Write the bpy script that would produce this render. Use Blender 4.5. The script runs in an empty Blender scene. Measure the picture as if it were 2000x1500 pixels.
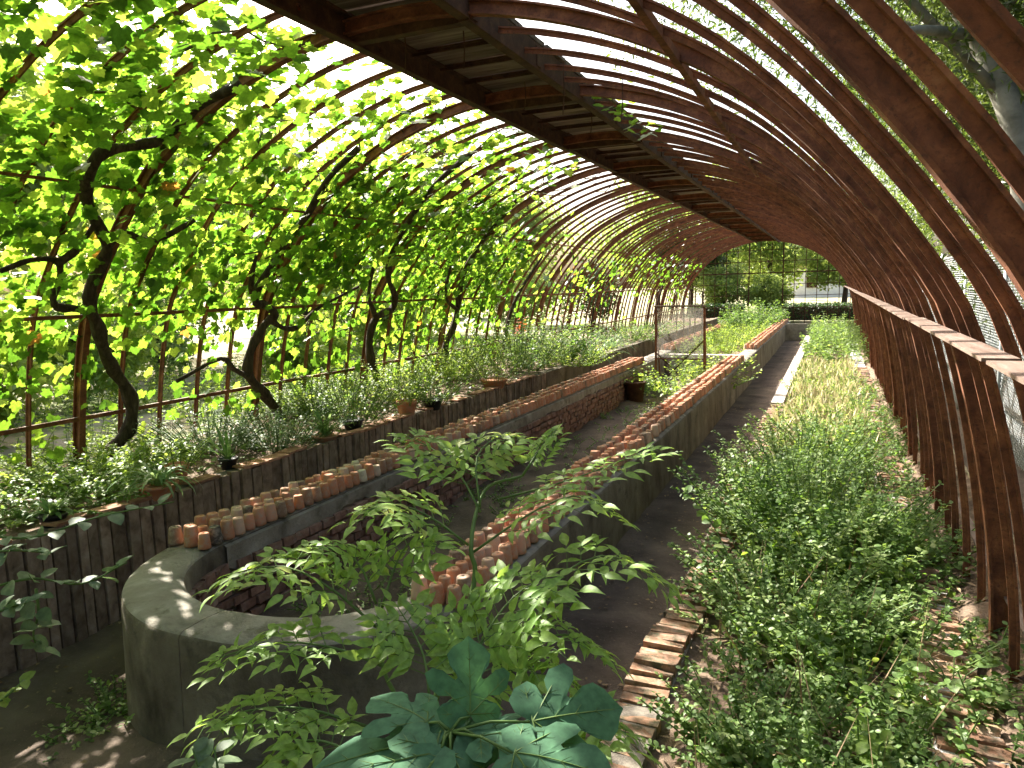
import bpy, math, random
import numpy as np
from mathutils import Vector, Matrix

random.seed(11)
rng = np.random.default_rng(11)
SC = bpy.context.scene
COL = SC.collection

# ------------------------------------------------------------------ camera
CAMZ = 1.93
FPX = 1410.0                       # focal length in pixels of the 2000 px wide photograph
YAW, PITCH, ROLL = math.radians(24.04), math.radians(-7.54), math.radians(1.3)


def cam_axes():
    f = np.array([-math.sin(YAW) * math.cos(PITCH), math.cos(YAW) * math.cos(PITCH), math.sin(PITCH)])
    r = np.cross(f, [0, 0, 1]); r /= np.linalg.norm(r)
    u = np.cross(r, f)
    r2 = r * math.cos(ROLL) - u * math.sin(ROLL)
    u2 = u * math.cos(ROLL) + r * math.sin(ROLL)
    return r2, u2, f


CR, CU, CF = cam_axes()
CAM = np.array([0.0, 0.0, CAMZ])
cd = bpy.data.cameras.new('camera')
cd.sensor_width = 36.0
cd.lens = FPX / 2000.0 * 36.0
cd.clip_start, cd.clip_end = 0.05, 900.0
cam = bpy.data.objects.new('camera', cd)
COL.objects.link(cam)
M = Matrix.Identity(4)
for i in range(3):
    M[i][0], M[i][1], M[i][2], M[i][3] = CR[i], CU[i], -CF[i], CAM[i]
cam.matrix_world = M
SC.camera = cam

# ------------------------------------------------------------------ world, sun, exposure
SUN_EL = math.radians(38.0)
SUN_FROM = np.array([-0.86, 0.51]); SUN_FROM /= np.linalg.norm(SUN_FROM)
w = bpy.data.worlds.new('World')
SC.world = w
w.use_nodes = True
wn = w.node_tree
sky = wn.nodes.new('ShaderNodeTexSky')
sky.sky_type = 'NISHITA'
sky.sun_disc = False
sky.sun_elevation = SUN_EL
sky.sun_rotation = math.atan2(SUN_FROM[0], SUN_FROM[1])
sky.air_density, sky.dust_density, sky.ozone_density = 1.0, 7.0, 0.6
bg = wn.nodes['Background']
bg.inputs['Strength'].default_value = 0.11
wn.links.new(sky.outputs[0], bg.inputs[0])
sd = bpy.data.lights.new('sun', 'SUN')
sd.energy = 5.0
sd.angle = math.radians(0.55)
sd.color = (1.0, 0.94, 0.84)
so = bpy.data.objects.new('sun', sd)
COL.objects.link(so)
trav = Vector((-SUN_FROM[0] * math.cos(SUN_EL), -SUN_FROM[1] * math.cos(SUN_EL), -math.sin(SUN_EL)))
so.rotation_euler = trav.to_track_quat('-Z', 'Y').to_euler()
so.location = (-20, 12, 20)
vs = SC.view_settings
vs.view_transform = 'Standard'
vs.look = 'None'
vs.exposure = 2.2
vs.gamma = 1.0
vs.use_curve_mapping = False
SC.cycles.use_denoising = True
SC.cycles.max_bounces = 8
SC.cycles.diffuse_bounces = 4
SC.cycles.transmission_bounces = 6
SC.cycles.transparent_max_bounces = 8
SC.cycles.caustics_reflective = False
SC.cycles.caustics_refractive = False


# ------------------------------------------------------------------ photograph pixel -> point in the place
def ray(px, py):
    return CF + CR * (px - 1000) / FPX - CU * (py - 750) / FPX


def at_depth(px, py, zc):
    return CAM + ray(px, py) * zc


def at_z(px, py, z):
    d = ray(px, py); return CAM + d * ((z - CAMZ) / d[2])


def at_y(px, py, y):
    d = ray(px, py); return CAM + d * (y / d[1])


def at_x(px, py, x):
    d = ray(px, py); return CAM + d * (x / d[0])


def nrm(v):
    v = np.asarray(v, float); return v / (np.linalg.norm(v) + 1e-12)


# ------------------------------------------------------------------ the vault's profile
CX = -2.475
HALF = [(3.24, 0.05), (3.22, 0.5), (3.16, 0.95), (3.07, 1.4), (2.95, 1.8), (2.80, 2.05), (2.60, 2.32), (2.28, 2.68),
        (1.92, 2.98), (1.42, 3.25), (0.95, 3.42), (0.5, 3.52), (0.0, 3.555)]


def catmull(pts, n):
    P = [np.array(p, float) for p in pts]
    P = [2 * P[0] - P[1]] + P + [2 * P[-1] - P[-2]]
    out = []
    for i in range(1, len(P) - 2):
        for k in range(n):
            t = k / n
            a, b, c, d = P[i - 1], P[i], P[i + 1], P[i + 2]
            out.append(0.5 * ((2 * b) + (-a + c) * t + (2 * a - 5 * b + 4 * c - d) * t * t + (-a + 3 * b - 3 * c + d) * t ** 3))
    out.append(P[-2])
    return np.array(out)


_full = HALF + [(-x, z) for x, z in HALF[-2::-1]]
VA = catmull([(-x, z) for x, z in _full], 4)         # left foot -> apex -> right foot, x about the centre line
VA_S = np.concatenate([[0], np.cumsum(np.linalg.norm(np.diff(VA, axis=0), axis=1))])


def vault(s, off=0.0):
    """point on the arch at arc length s, pushed out by off; returns X, Z, normal"""
    s = np.asarray(s, float)
    x = np.interp(s, VA_S, VA[:, 0]); z = np.interp(s, VA_S, VA[:, 1])
    e = 0.02
    tx = np.interp(s + e, VA_S, VA[:, 0]) - np.interp(s - e, VA_S, VA[:, 0])
    tz = np.interp(s + e, VA_S, VA[:, 1]) - np.interp(s - e, VA_S, VA[:, 1])
    l = np.hypot(tx, tz) + 1e-9
    nx, nz = -tz / l, tx / l
    return CX + x + nx * off, z + nz * off, nx, nz


_LS = VA_S[: len(VA_S) // 2 + 1]
_LZ = VA[: len(VA_S) // 2 + 1, 1]
_LX = -VA[: len(VA_S) // 2 + 1, 0]


def half_width(z):
    return float(np.interp(z, _LZ, _LX))


def on_vault(px, py, off=0.12, right=False):
    """where the pixel's ray meets the vault's inner side, off metres inside it"""
    d = ray(px, py)
    lo, hi = 0.3, 40.0
    for _ in range(60):
        t = (lo + hi) / 2
        p = CAM + d * t
        z = p[2]
        hw = half_width(z) - off if z < 3.555 else -1
        inside = (p[0] - CX) < hw if right else (p[0] - CX) > -hw
        if z > 3.55 - off:
            inside = False
        if inside: lo = t
        else: hi = t
    return CAM + d * lo


# ------------------------------------------------------------------ materials
def new_mat(name):
    m = bpy.data.materials.new(name)
    m.use_nodes = True
    nt = m.node_tree
    return m, nt, nt.nodes['Principled BSDF']


def N(nt, t, **kw):
    n = nt.nodes.new(t)
    for k, v in kw.items():
        setattr(n, k, v)
    return n


def ramp(nt, fac, stops):
    r = N(nt, 'ShaderNodeValToRGB')
    el = r.color_ramp.elements
    while len(el) > 1:
        el.remove(el[-1])
    el[0].position = stops[0][0]; el[0].color = (*stops[0][1], 1)
    for p, c in stops[1:]:
        e = el.new(p); e.color = (*c, 1)
    if fac is not None:
        nt.links.new(fac, r.inputs[0])
    return r.outputs[0]


def noise(nt, vec, scale, detail=6, rough=0.6, stretch=None, dist=0.0):
    n = N(nt, 'ShaderNodeTexNoise')
    n.inputs['Scale'].default_value = scale
    n.inputs['Detail'].default_value = detail
    n.inputs['Roughness'].default_value = rough
    n.inputs['Distortion'].default_value = dist
    if stretch:
        mp = N(nt, 'ShaderNodeMapping')
        mp.inputs['Scale'].default_value = stretch
        nt.links.new(vec, mp.inputs[0]); vec = mp.outputs[0]
    nt.links.new(vec, n.inputs['Vector'])
    return n.outputs[0]


def mixc(nt, fac, a, b, blend='MIX'):
    m = N(nt, 'ShaderNodeMix', data_type='RGBA', blend_type=blend)
    for s, v in ((0, fac), (6, a), (7, b)):
        if isinstance(v, (int, float)): m.inputs[s].default_value = v
        elif isinstance(v, tuple): m.inputs[s].default_value = (*v, 1)
        else: nt.links.new(v, m.inputs[s])
    return m.outputs[2]


def bump(nt, bsdf, height, strength=0.4, dist=0.01):
    b = N(nt, 'ShaderNodeBump')
    b.inputs['Strength'].default_value = strength
    b.inputs['Distance'].default_value = dist
    nt.links.new(height, b.inputs['Height'])
    nt.links.new(b.outputs[0], bsdf.inputs['Normal'])


def surface(name, stops, scale, rough=0.9, bump_s=0.5, bump_scale=None, bump_d=0.01, spots=None, stretch=None, coord='WORLD', spec=0.25, metal=0.0):
    m, nt, b = new_mat(name)
    if coord == 'WORLD':
        vec = N(nt, 'ShaderNodeNewGeometry').outputs['Position']
    else:
        tc = N(nt, 'ShaderNodeNewGeometry')
        oi = N(nt, 'ShaderNodeObjectInfo')
        ad = N(nt, 'ShaderNodeVectorMath', operation='MULTIPLY_ADD')
        nt.links.new(oi.outputs['Random'], ad.inputs[0])
        ad.inputs[1].default_value = (37, 51, 23)
        nt.links.new(tc.outputs['Position'], ad.inputs[2])
        vec = ad.outputs[0]
    col = ramp(nt, noise(nt, vec, scale, 8, 0.62, stretch, 0.3), stops)
    if spots:
        sc, lo, hi, c = spots
        f = ramp(nt, noise(nt, vec, sc, 6, 0.65), [(lo, (0, 0, 0)), (hi, (1, 1, 1))])
        col = mixc(nt, f, col, c)
    if coord != 'WORLD':
        v = N(nt, 'ShaderNodeMath', operation='MULTIPLY_ADD')
        nt.links.new(oi.outputs['Random'], v.inputs[0]); v.inputs[1].default_value = 0.6; v.inputs[2].default_value = 0.7
        hs = N(nt, 'ShaderNodeHueSaturation')
        nt.links.new(v.outputs[0], hs.inputs['Value']); nt.links.new(col, hs.inputs['Color'])
        col = hs.outputs[0]
    nt.links.new(col, b.inputs['Base Color'])
    b.inputs['Roughness'].default_value = rough
    b.inputs['Specular IOR Level'].default_value = spec
    b.inputs['Metallic'].default_value = metal
    bump(nt, b, noise(nt, vec, bump_scale or scale * 4, 8, 0.7), bump_s, bump_d)
    return m


MAT = {}
MAT['concrete'] = surface('concrete', [(0.3, (0.12, 0.105, 0.08)), (0.46, (0.25, 0.225, 0.185)), (0.58, (0.30, 0.275, 0.23)), (0.7, (0.40, 0.37, 0.32))], 4.5, 0.92, 0.9, 45, 0.012,
                          spots=(6.5, 0.55, 0.68, (0.13, 0.12, 0.08)))
# stained, streaky render on the pit's upright faces
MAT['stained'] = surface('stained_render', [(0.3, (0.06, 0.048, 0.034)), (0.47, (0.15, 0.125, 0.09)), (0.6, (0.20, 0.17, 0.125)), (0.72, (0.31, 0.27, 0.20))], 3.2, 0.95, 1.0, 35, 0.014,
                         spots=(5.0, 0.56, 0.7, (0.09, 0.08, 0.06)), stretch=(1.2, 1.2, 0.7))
MAT['pale_concrete'] = surface('pale_concrete', [(0.3, (0.30, 0.27, 0.24)), (0.6, (0.46, 0.42, 0.38))], 4, 0.9, 0.4, 50, 0.004)
MAT['brick'] = surface('brick', [(0.3, (0.13, 0.075, 0.055)), (0.5, (0.25, 0.145, 0.11)), (0.72, (0.34, 0.235, 0.19))], 14, 0.95, 0.8, 60, 0.004,
                       spots=(9, 0.55, 0.7, (0.30, 0.26, 0.22)), coord='OBJ')
MAT['kerb_brick'] = surface('kerb_brick', [(0.3, (0.17, 0.08, 0.045)), (0.5, (0.28, 0.165, 0.105)), (0.72, (0.36, 0.28, 0.22))], 18, 0.95, 0.9, 70, 0.005,
                            spots=(14, 0.48, 0.62, (0.09, 0.085, 0.05)), coord='OBJ')
MAT['white_mortar'] = surface('lime_mortar', [(0.3, (0.40, 0.38, 0.36)), (0.7, (0.68, 0.66, 0.63))], 20, 0.95, 0.9, 60, 0.008)
MAT['mortar'] = surface('old_mortar', [(0.3, (0.10, 0.085, 0.07)), (0.7, (0.24, 0.21, 0.17))], 20, 0.95, 0.9, 60, 0.008)
MAT['slab'] = surface('weathered_slab', [(0.3, (0.11, 0.078, 0.055)), (0.5, (0.25, 0.18, 0.13)), (0.75, (0.38, 0.30, 0.235))], 12, 0.95, 0.8, 50, 0.004,
                      stretch=(1, 1, 0.8), coord='OBJ')
MAT['tile'] = surface('terracotta_tile', [(0.3, (0.22, 0.10, 0.06)), (0.6, (0.40, 0.22, 0.14)), (0.8, (0.42, 0.32, 0.24))], 14, 0.9, 0.5, 50, 0.003, coord='OBJ')
MAT['dirt'] = surface('path_dirt', [(0.3, (0.055, 0.042, 0.033)), (0.5, (0.115, 0.088, 0.068)), (0.72, (0.19, 0.145, 0.11))], 2.2, 1.0, 0.9, 25, 0.02,
                      spots=(60, 0.62, 0.68, (0.24, 0.18, 0.13)))
MAT['soil'] = surface('bed_soil', [(0.3, (0.08, 0.055, 0.038)), (0.5, (0.20, 0.14, 0.10)), (0.75, (0.34, 0.26, 0.19))], 9, 1.0, 1.0, 30, 0.03)
MAT['ground'] = surface('dry_ground', [(0.3, (0.20, 0.18, 0.10)), (0.5, (0.32, 0.28, 0.19)), (0.72, (0.42, 0.38, 0.28))], 0.8, 1.0, 0.8, 6, 0.05,
                        spots=(0.45, 0.48, 0.6, (0.13, 0.17, 0.05)))


def rust_mat(name, lichen=True, dark=1.0, red=1.0):
    m, nt, b = new_mat(name)
    geo = N(nt, 'ShaderNodeNewGeometry')
    vec = geo.outputs['Position']
    d = dark
    col = ramp(nt, noise(nt, vec, 9, 8, 0.7, None, 0.5), [(0.28, (0.045 * d, 0.018 * d, 0.011 * d)), (0.5, (0.14 * d * red, 0.056 * d, 0.028 * d)),
                                                    (0.62, (0.20 * d * red, 0.086 * d, 0.040 * d)), (0.78, (0.29 * d * red, 0.155 * d, 0.075 * d))])
    col = mixc(nt, ramp(nt, noise(nt, vec, 70, 6, 0.7), [(0.52, (0, 0, 0)), (0.7, (1, 1, 1))]), col, (0.07 * d, 0.033 * d, 0.022 * d))
    if lichen:
        sep = N(nt, 'ShaderNodeSeparateXYZ')
        nt.links.new(geo.outputs['Normal'], sep.inputs[0])
        up = ramp(nt, sep.outputs[2], [(0.05, (0, 0, 0)), (0.35, (1, 1, 1))])
        patch = ramp(nt, noise(nt, vec, 22, 6, 0.7), [(0.40, (0, 0, 0)), (0.58, (1, 1, 1))])
        f = N(nt, 'ShaderNodeMath', operation='MULTIPLY')
        nt.links.new(up, f.inputs[0]); nt.links.new(patch, f.inputs[1])
        col = mixc(nt, f.outputs[0], col, (0.21, 0.20, 0.15))
    nt.links.new(col, b.inputs['Base Color'])
    b.inputs['Roughness'].default_value = 0.85
    b.inputs['Specular IOR Level'].default_value = 0.3
    bump(nt, b, noise(nt, vec, 120, 6, 0.75), 0.6, 0.004)
    return m


MAT['rust'] = rust_mat('rusty_iron', True, 1.35, 1.06)
MAT['rust_bar'] = rust_mat('rusty_bar_iron', True, 1.3, 1.08)
MAT['rust_dark'] = rust_mat('dark_rusty_iron', False, 0.55, 0.85)
MAT['rust_pale'] = surface('worn_flat_iron', [(0.3, (0.12, 0.075, 0.055)), (0.6, (0.22, 0.16, 0.13)), (0.8, (0.28, 0.23, 0.20))], 14, 0.6, 0.3, 80, 0.002, stretch=(3, 0.4, 3))
MAT['plank'] = surface('old_plank', [(0.3, (0.07, 0.05, 0.036)), (0.5, (0.20, 0.155, 0.12)), (0.75, (0.36, 0.30, 0.245))], 6, 0.9, 0.6, 60, 0.003, stretch=(0.3, 3, 3), coord='OBJ')
MAT['bark'] = surface('vine_bark', [(0.3, (0.022, 0.016, 0.011)), (0.55, (0.065, 0.047, 0.033)), (0.8, (0.13, 0.10, 0.075))], 30, 1.0, 1.0, 60, 0.012, stretch=(1, 1, 0.25))
MAT['pale_bark'] = surface('pale_bark', [(0.3, (0.13, 0.125, 0.10)), (0.55, (0.27, 0.26, 0.22)), (0.8, (0.40, 0.38, 0.33))], 5, 0.95, 0.5, 30, 0.008)
MAT['cane'] = surface('young_cane', [(0.3, (0.05, 0.045, 0.02)), (0.7, (0.13, 0.10, 0.05))], 12, 0.8, 0.3, 40, 0.002)
MAT['stem'] = surface('green_stem', [(0.3, (0.07, 0.13, 0.03)), (0.7, (0.14, 0.22, 0.06))], 12, 0.55, 0.1, 40, 0.002)
MAT['fence_metal'] = surface('galvanised_steel', [(0.3, (0.30, 0.33, 0.34)), (0.7, (0.48, 0.51, 0.52))], 8, 0.5, 0.1, 40, 0.001, metal=0.3)
MAT['black_plastic'] = surface('black_plastic', [(0.3, (0.012, 0.012, 0.013)), (0.7, (0.03, 0.03, 0.03))], 8, 0.5, 0.1, 40, 0.001)
MAT['plaster'] = surface('white_wall', [(0.3, (0.60, 0.58, 0.55)), (0.7, (0.74, 0.73, 0.70))], 1.5, 0.9, 0.2, 20, 0.005)
MAT['enamel'] = surface('white_enamel', [(0.3, (0.62, 0.62, 0.58)), (0.7, (0.76, 0.76, 0.73))], 6, 0.35, 0.1, 40, 0.001)


def tone_attr(nt):
    a = N(nt, 'ShaderNodeAttribute'); a.attribute_name = 'tone'
    return a.outputs['Fac']


def clay_mat():
    m, nt, b = new_mat('terracotta_clay')
    geo = N(nt, 'ShaderNodeNewGeometry').outputs['Position']
    col = ramp(nt, tone_attr(nt), [(0.0, (0.085, 0.072, 0.060)), (0.12, (0.20, 0.14, 0.10)), (0.3, (0.40, 0.21, 0.13)), (0.5, (0.50, 0.21, 0.11)),
                                   (0.68, (0.55, 0.26, 0.165)), (0.84, (0.56, 0.35, 0.25)), (1.0, (0.60, 0.53, 0.40))])
    f = ramp(nt, noise(nt, geo, 28, 6, 0.7), [(0.46, (0, 0, 0)), (0.72, (1, 1, 1))])
    col = mixc(nt, f, col, (0.40, 0.33, 0.26))
    f2 = ramp(nt, noise(nt, geo, 15, 6, 0.7), [(0.60, (0, 0, 0)), (0.8, (0.35, 0.35, 0.35))])
    col = mixc(nt, f2, col, (0.15, 0.12, 0.07))
    nt.links.new(col, b.inputs['Base Color'])
    b.inputs['Roughness'].default_value = 0.9
    b.inputs['Specular IOR Level'].default_value = 0.2
    bump(nt, b, noise(nt, geo, 150, 4, 0.7), 0.3, 0.002)
    return m


MAT['clay'] = clay_mat()


def leaf_mat(name, stops, tstops, tmix=0.5, rough=0.5, spec=0.35):
    m, nt, b = new_mat(name)
    t = tone_attr(nt)
    c = ramp(nt, t, stops)
    geo = N(nt, 'ShaderNodeNewGeometry').outputs['Position']
    f = ramp(nt, noise(nt, geo, 45, 3, 0.6), [(0.35, (0.72, 0.72, 0.72)), (0.65, (1.15, 1.15, 1.1))])
    c = mixc(nt, 1.0, c, f, 'MULTIPLY')
    nt.links.new(c, b.inputs['Base Color'])
    b.inputs['Roughness'].default_value = rough
    b.inputs['Specular IOR Level'].default_value = spec
    tr = N(nt, 'ShaderNodeBsdfTranslucent')
    nt.links.new(mixc(nt, 1.0, ramp(nt, t, tstops), f, 'MULTIPLY'), tr.inputs[0])
    mx = N(nt, 'ShaderNodeMixShader')
    mx.inputs[0].default_value = tmix
    nt.links.new(b.outputs[0], mx.inputs[1]); nt.links.new(tr.outputs[0], mx.inputs[2])
    nt.links.new(mx.outputs[0], nt.nodes['Material Output'].inputs[0])
    return m


MAT['vine'] = leaf_mat('grape_leaf', [(0, (0.035, 0.085, 0.022)), (0.6, (0.07, 0.14, 0.025)), (0.93, (0.12, 0.17, 0.03)), (1, (0.30, 0.14, 0.03))],
                       [(0, (0.085, 0.21, 0.015)), (0.5, (0.24, 0.45, 0.03)), (0.93, (0.48, 0.64, 0.07)), (1, (0.62, 0.28, 0.05))], 0.5, 0.42)
MAT['shrub'] = leaf_mat('shrub_leaflet', [(0, (0.20, 0.36, 0.075)), (0.9, (0.31, 0.46, 0.12)), (1, (0.42, 0.44, 0.12))], [(0, (0.40, 0.64, 0.08)), (1, (0.58, 0.76, 0.14))], 0.45, 0.5)
MAT['bigleaf'] = leaf_mat('downy_leaf', [(0, (0.055, 0.15, 0.085)), (1, (0.095, 0.21, 0.11))], [(0, (0.10, 0.26, 0.08)), (1, (0.16, 0.36, 0.10))], 0.28, 0.75, 0.2)
MAT['weed'] = leaf_mat('weed_leaf', [(0, (0.085, 0.16, 0.045)), (0.6, (0.16, 0.25, 0.075)), (0.95, (0.27, 0.34, 0.13)), (1, (0.33, 0.10, 0.04))],
                       [(0, (0.22, 0.42, 0.05)), (0.95, (0.44, 0.58, 0.12)), (1, (0.5, 0.14, 0.05))], 0.38, 0.5)
MAT['sage'] = leaf_mat('grey_leaf', [(0, (0.10, 0.165, 0.08)), (1, (0.20, 0.27, 0.15))], [(0, (0.18, 0.30, 0.10)), (1, (0.34, 0.44, 0.20))], 0.3, 0.55)
MAT['lime'] = leaf_mat('lime_leaf', [(0, (0.12, 0.21, 0.04)), (1, (0.25, 0.34, 0.08))], [(0, (0.35, 0.55, 0.05)), (1, (0.58, 0.70, 0.12))], 0.48, 0.5)
MAT['blade'] = leaf_mat('strap_leaf', [(0, (0.06, 0.15, 0.05)), (0.7, (0.12, 0.24, 0.08)), (1, (0.42, 0.50, 0.28))], [(0, (0.2, 0.42, 0.08)), (1, (0.5, 0.6, 0.25))], 0.3, 0.45)
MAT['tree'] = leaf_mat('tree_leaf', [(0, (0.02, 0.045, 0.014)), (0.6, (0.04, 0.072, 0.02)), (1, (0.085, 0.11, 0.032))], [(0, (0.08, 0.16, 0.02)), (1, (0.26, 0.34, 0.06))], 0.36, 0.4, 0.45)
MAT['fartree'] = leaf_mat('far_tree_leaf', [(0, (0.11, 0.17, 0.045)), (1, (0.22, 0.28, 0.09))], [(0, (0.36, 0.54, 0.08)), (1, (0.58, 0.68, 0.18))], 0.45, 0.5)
MAT['hedge'] = leaf_mat('hedge_leaf', [(0, (0.02, 0.05, 0.015)), (1, (0.045, 0.085, 0.025))], [(0, (0.06, 0.14, 0.02)), (1, (0.12, 0.24, 0.04))], 0.25, 0.5)
MAT['straw'] = leaf_mat('dry_litter', [(0, (0.16, 0.10, 0.055)), (1, (0.38, 0.28, 0.17))], [(0, (0.2, 0.12, 0.05)), (1, (0.4, 0.28, 0.12))], 0.15, 0.8)
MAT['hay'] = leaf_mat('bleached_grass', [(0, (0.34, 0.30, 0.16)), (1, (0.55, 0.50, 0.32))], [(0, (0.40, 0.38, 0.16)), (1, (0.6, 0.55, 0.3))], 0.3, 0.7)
MAT['red'] = leaf_mat('red_leaf', [(0, (0.35, 0.05, 0.02)), (1, (0.50, 0.10, 0.03))], [(0, (0.6, 0.10, 0.03)), (1, (0.7, 0.2, 0.05))], 0.4, 0.5)


def glass_mat():
    m, nt, b = new_mat('dusty_glass')
    nt.nodes.remove(b)
    geo = N(nt, 'ShaderNodeNewGeometry').outputs['Position']
    tp = N(nt, 'ShaderNodeBsdfTransparent')
    gl = N(nt, 'ShaderNodeBsdfGlossy'); gl.inputs['Roughness'].default_value = 0.06
    df = N(nt, 'ShaderNodeBsdfDiffuse'); df.inputs[0].default_value = (0.42, 0.40, 0.36, 1)
    tl = N(nt, 'ShaderNodeBsdfTranslucent'); tl.inputs[0].default_value = (0.42, 0.40, 0.36, 1)
    dd = N(nt, 'ShaderNodeMixShader'); dd.inputs[0].default_value = 0.5
    nt.links.new(df.outputs[0], dd.inputs[1]); nt.links.new(tl.outputs[0], dd.inputs[2])
    fr = N(nt, 'ShaderNodeFresnel'); fr.inputs[0].default_value = 1.5
    m1 = N(nt, 'ShaderNodeMixShader')
    nt.links.new(fr.outputs[0], m1.inputs[0]); nt.links.new(tp.outputs[0], m1.inputs[1]); nt.links.new(gl.outputs[0], m1.inputs[2])
    m2 = N(nt, 'ShaderNodeMixShader')
    f = ramp(nt, noise(nt, geo, 5, 5, 0.6), [(0.3, (0.12, 0.12, 0.12)), (0.75, (0.42, 0.42, 0.42))])
    nt.links.new(f, m2.inputs[0]); nt.links.new(m1.outputs[0], m2.inputs[1]); nt.links.new(dd.outputs[0], m2.inputs[2])
    nt.links.new(m2.outputs[0], nt.nodes['Material Output'].inputs[0])
    return m


MAT['glass'] = glass_mat()


# ------------------------------------------------------------------ object helpers
def link(name, data, parent=None):
    o = bpy.data.objects.new(name, data)
    COL.objects.link(o)
    if parent is not None:
        o.parent = parent
    return o


def tag(o, label=None, cat=None, group=None, kind=None):
    if label: o['label'] = label
    if cat: o['category'] = cat
    if group: o['group'] = group
    if kind: o['kind'] = kind
    return o


def thing(name, label, cat, loc=(0, 0, 0), group=None):
    o = link(name, None)
    o.location = loc
    o.empty_display_size = 0.1
    return tag(o, label, cat, group)


def keep(o, parent):
    """parent without moving: the part's geometry is in world coordinates"""
    o.parent = parent
    o.location = Vector(o.location) - Vector(parent.location)
    return o


class MB:
    def __init__(self):
        self.v, self.f = [], []

    def add(self, vs, fs):
        b = len(self.v)
        self.v += [tuple(float(c) for c in p) for p in vs]
        self.f += [tuple(b + i for i in q) for q in fs]
        return self

    def box(self, c, s, rot=None, jit=0.0):
        vs = []
        for x in (-1, 1):
            for y in (-1, 1):
                for z in (-1, 1):
                    p = np.array([x * s[0], y * s[1], z * s[2]]) / 2
                    if jit: p = p + rng.uniform(-jit, jit, 3)
                    if rot is not None: p = np.array(rot @ Vector(p))
                    vs.append(p + np.array(c))
        return self.add(vs, [(0, 1, 3, 2), (4, 6, 7, 5), (0, 4, 5, 1), (2, 3, 7, 6), (0, 2, 6, 4), (1, 5, 7, 3)])

    def bar(self, a, b, w, h, up=(0, 0, 1)):
        a, b = np.array(a, float), np.array(b, float)
        t = nrm(b - a); s = nrm(np.cross(t, up)); u = np.cross(s, t)
        vs = []
        for p in (a, b):
            for x, z in ((-1, -1), (1, -1), (1, 1), (-1, 1)):
                vs.append(p + s * x * w / 2 + u * z * h / 2)
        return self.add(vs, [(3, 2, 1, 0), (4, 5, 6, 7), (0, 1, 5, 4), (1, 2, 6, 5), (2, 3, 7, 6), (3, 0, 4, 7)])

    def tube(self, pts, rad, n=6, lump=0.0, cap=True):
        pts = [np.array(p, float) for p in pts]
        k = len(pts)
        if np.isscalar(rad): rad = [rad] * k
        ref = np.array([0.31, 0.17, 0.93])
        vs = []
        for i, p in enumerate(pts):
            t = nrm(pts[min(i + 1, k - 1)] - pts[max(i - 1, 0)])
            s = np.cross(t, ref)
            if np.linalg.norm(s) < 0.1: s = np.cross(t, [1, 0, 0])
            s = nrm(s); u = np.cross(s, t); ref = u * 0.6 + ref * 0.4
            for j in range(n):
                a = 2 * math.pi * j / n
                r = rad[i] * (1 + (random.uniform(-lump, lump) if lump else 0))
                vs.append(p + (s * math.cos(a) + u * math.sin(a)) * r)
        fs = [(i * n + j, i * n + (j + 1) % n, (i + 1) * n + (j + 1) % n, (i + 1) * n + j) for i in range(k - 1) for j in range(n)]
        if cap:
            fs.append(tuple(range(n - 1, -1, -1))); fs.append(tuple((k - 1) * n + j for j in range(n)))
        return self.add(vs, fs)

    def lathe(self, prof, n=16, c=(0, 0, 0)):
        vs = []
        for r, z in prof:
            for j in range(n):
                a = 2 * math.pi * j / n
                vs.append((c[0] + r * math.cos(a), c[1] + r * math.sin(a), c[2] + z))
        fs = [(i * n + j, i * n + (j + 1) % n, (i + 1) * n + (j + 1) % n, (i + 1) * n + j) for i in range(len(prof) - 1) for j in range(n)]
        return self.add(vs, fs)

    def mesh(self, name, mat=None, smooth=False):
        m = bpy.data.meshes.new(name)
        m.from_pydata(self.v, [], self.f)
        if mat is not None: m.materials.append(MAT[mat] if isinstance(mat, str) else mat)
        if smooth: m.polygons.foreach_set('use_smooth', [True] * len(m.polygons))
        m.update()
        return m

    def build(self, name, mat, parent=None, smooth=False, world=True):
        o = link(name, self.mesh(name, mat, smooth))
        if parent is not None:
            if world: keep(o, parent)
            else: o.parent = parent
        return o


def grid(name, x0, x1, y0, y1, step, zf, mat, parent=None, kind='structure'):
    nx, ny = max(2, int((x1 - x0) / step) + 1), max(2, int((y1 - y0) / step) + 1)
    X, Y = np.meshgrid(np.linspace(x0, x1, nx), np.linspace(y0, y1, ny), indexing='ij')
    Z = zf(X, Y)
    v = np.stack([X, Y, Z], -1).reshape(-1, 3)
    i, j = np.meshgrid(np.arange(nx - 1), np.arange(ny - 1), indexing='ij')
    a = (i * ny + j).ravel()
    f = np.stack([a, a + ny, a + ny + 1, a + 1], -1)
    m = bpy.data.meshes.new(name)
    m.from_pydata(v.tolist(), [], f.tolist())
    m.materials.append(MAT[mat])
    m.polygons.foreach_set('use_smooth', [True] * len(m.polygons))
    o = link(name, m)
    if parent is not None: keep(o, parent)
    elif kind: o['kind'] = kind
    return o


def wob(X, Y, a=0.02, k=1.0):
    return a * (np.sin(X * 3.1 * k + Y * 1.7 * k) + np.sin(X * 7.3 * k - Y * 5.1 * k + 1) * 0.6 + np.sin(Y * 11.7 * k + X * 4.1 * k) * 0.4)


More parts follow.
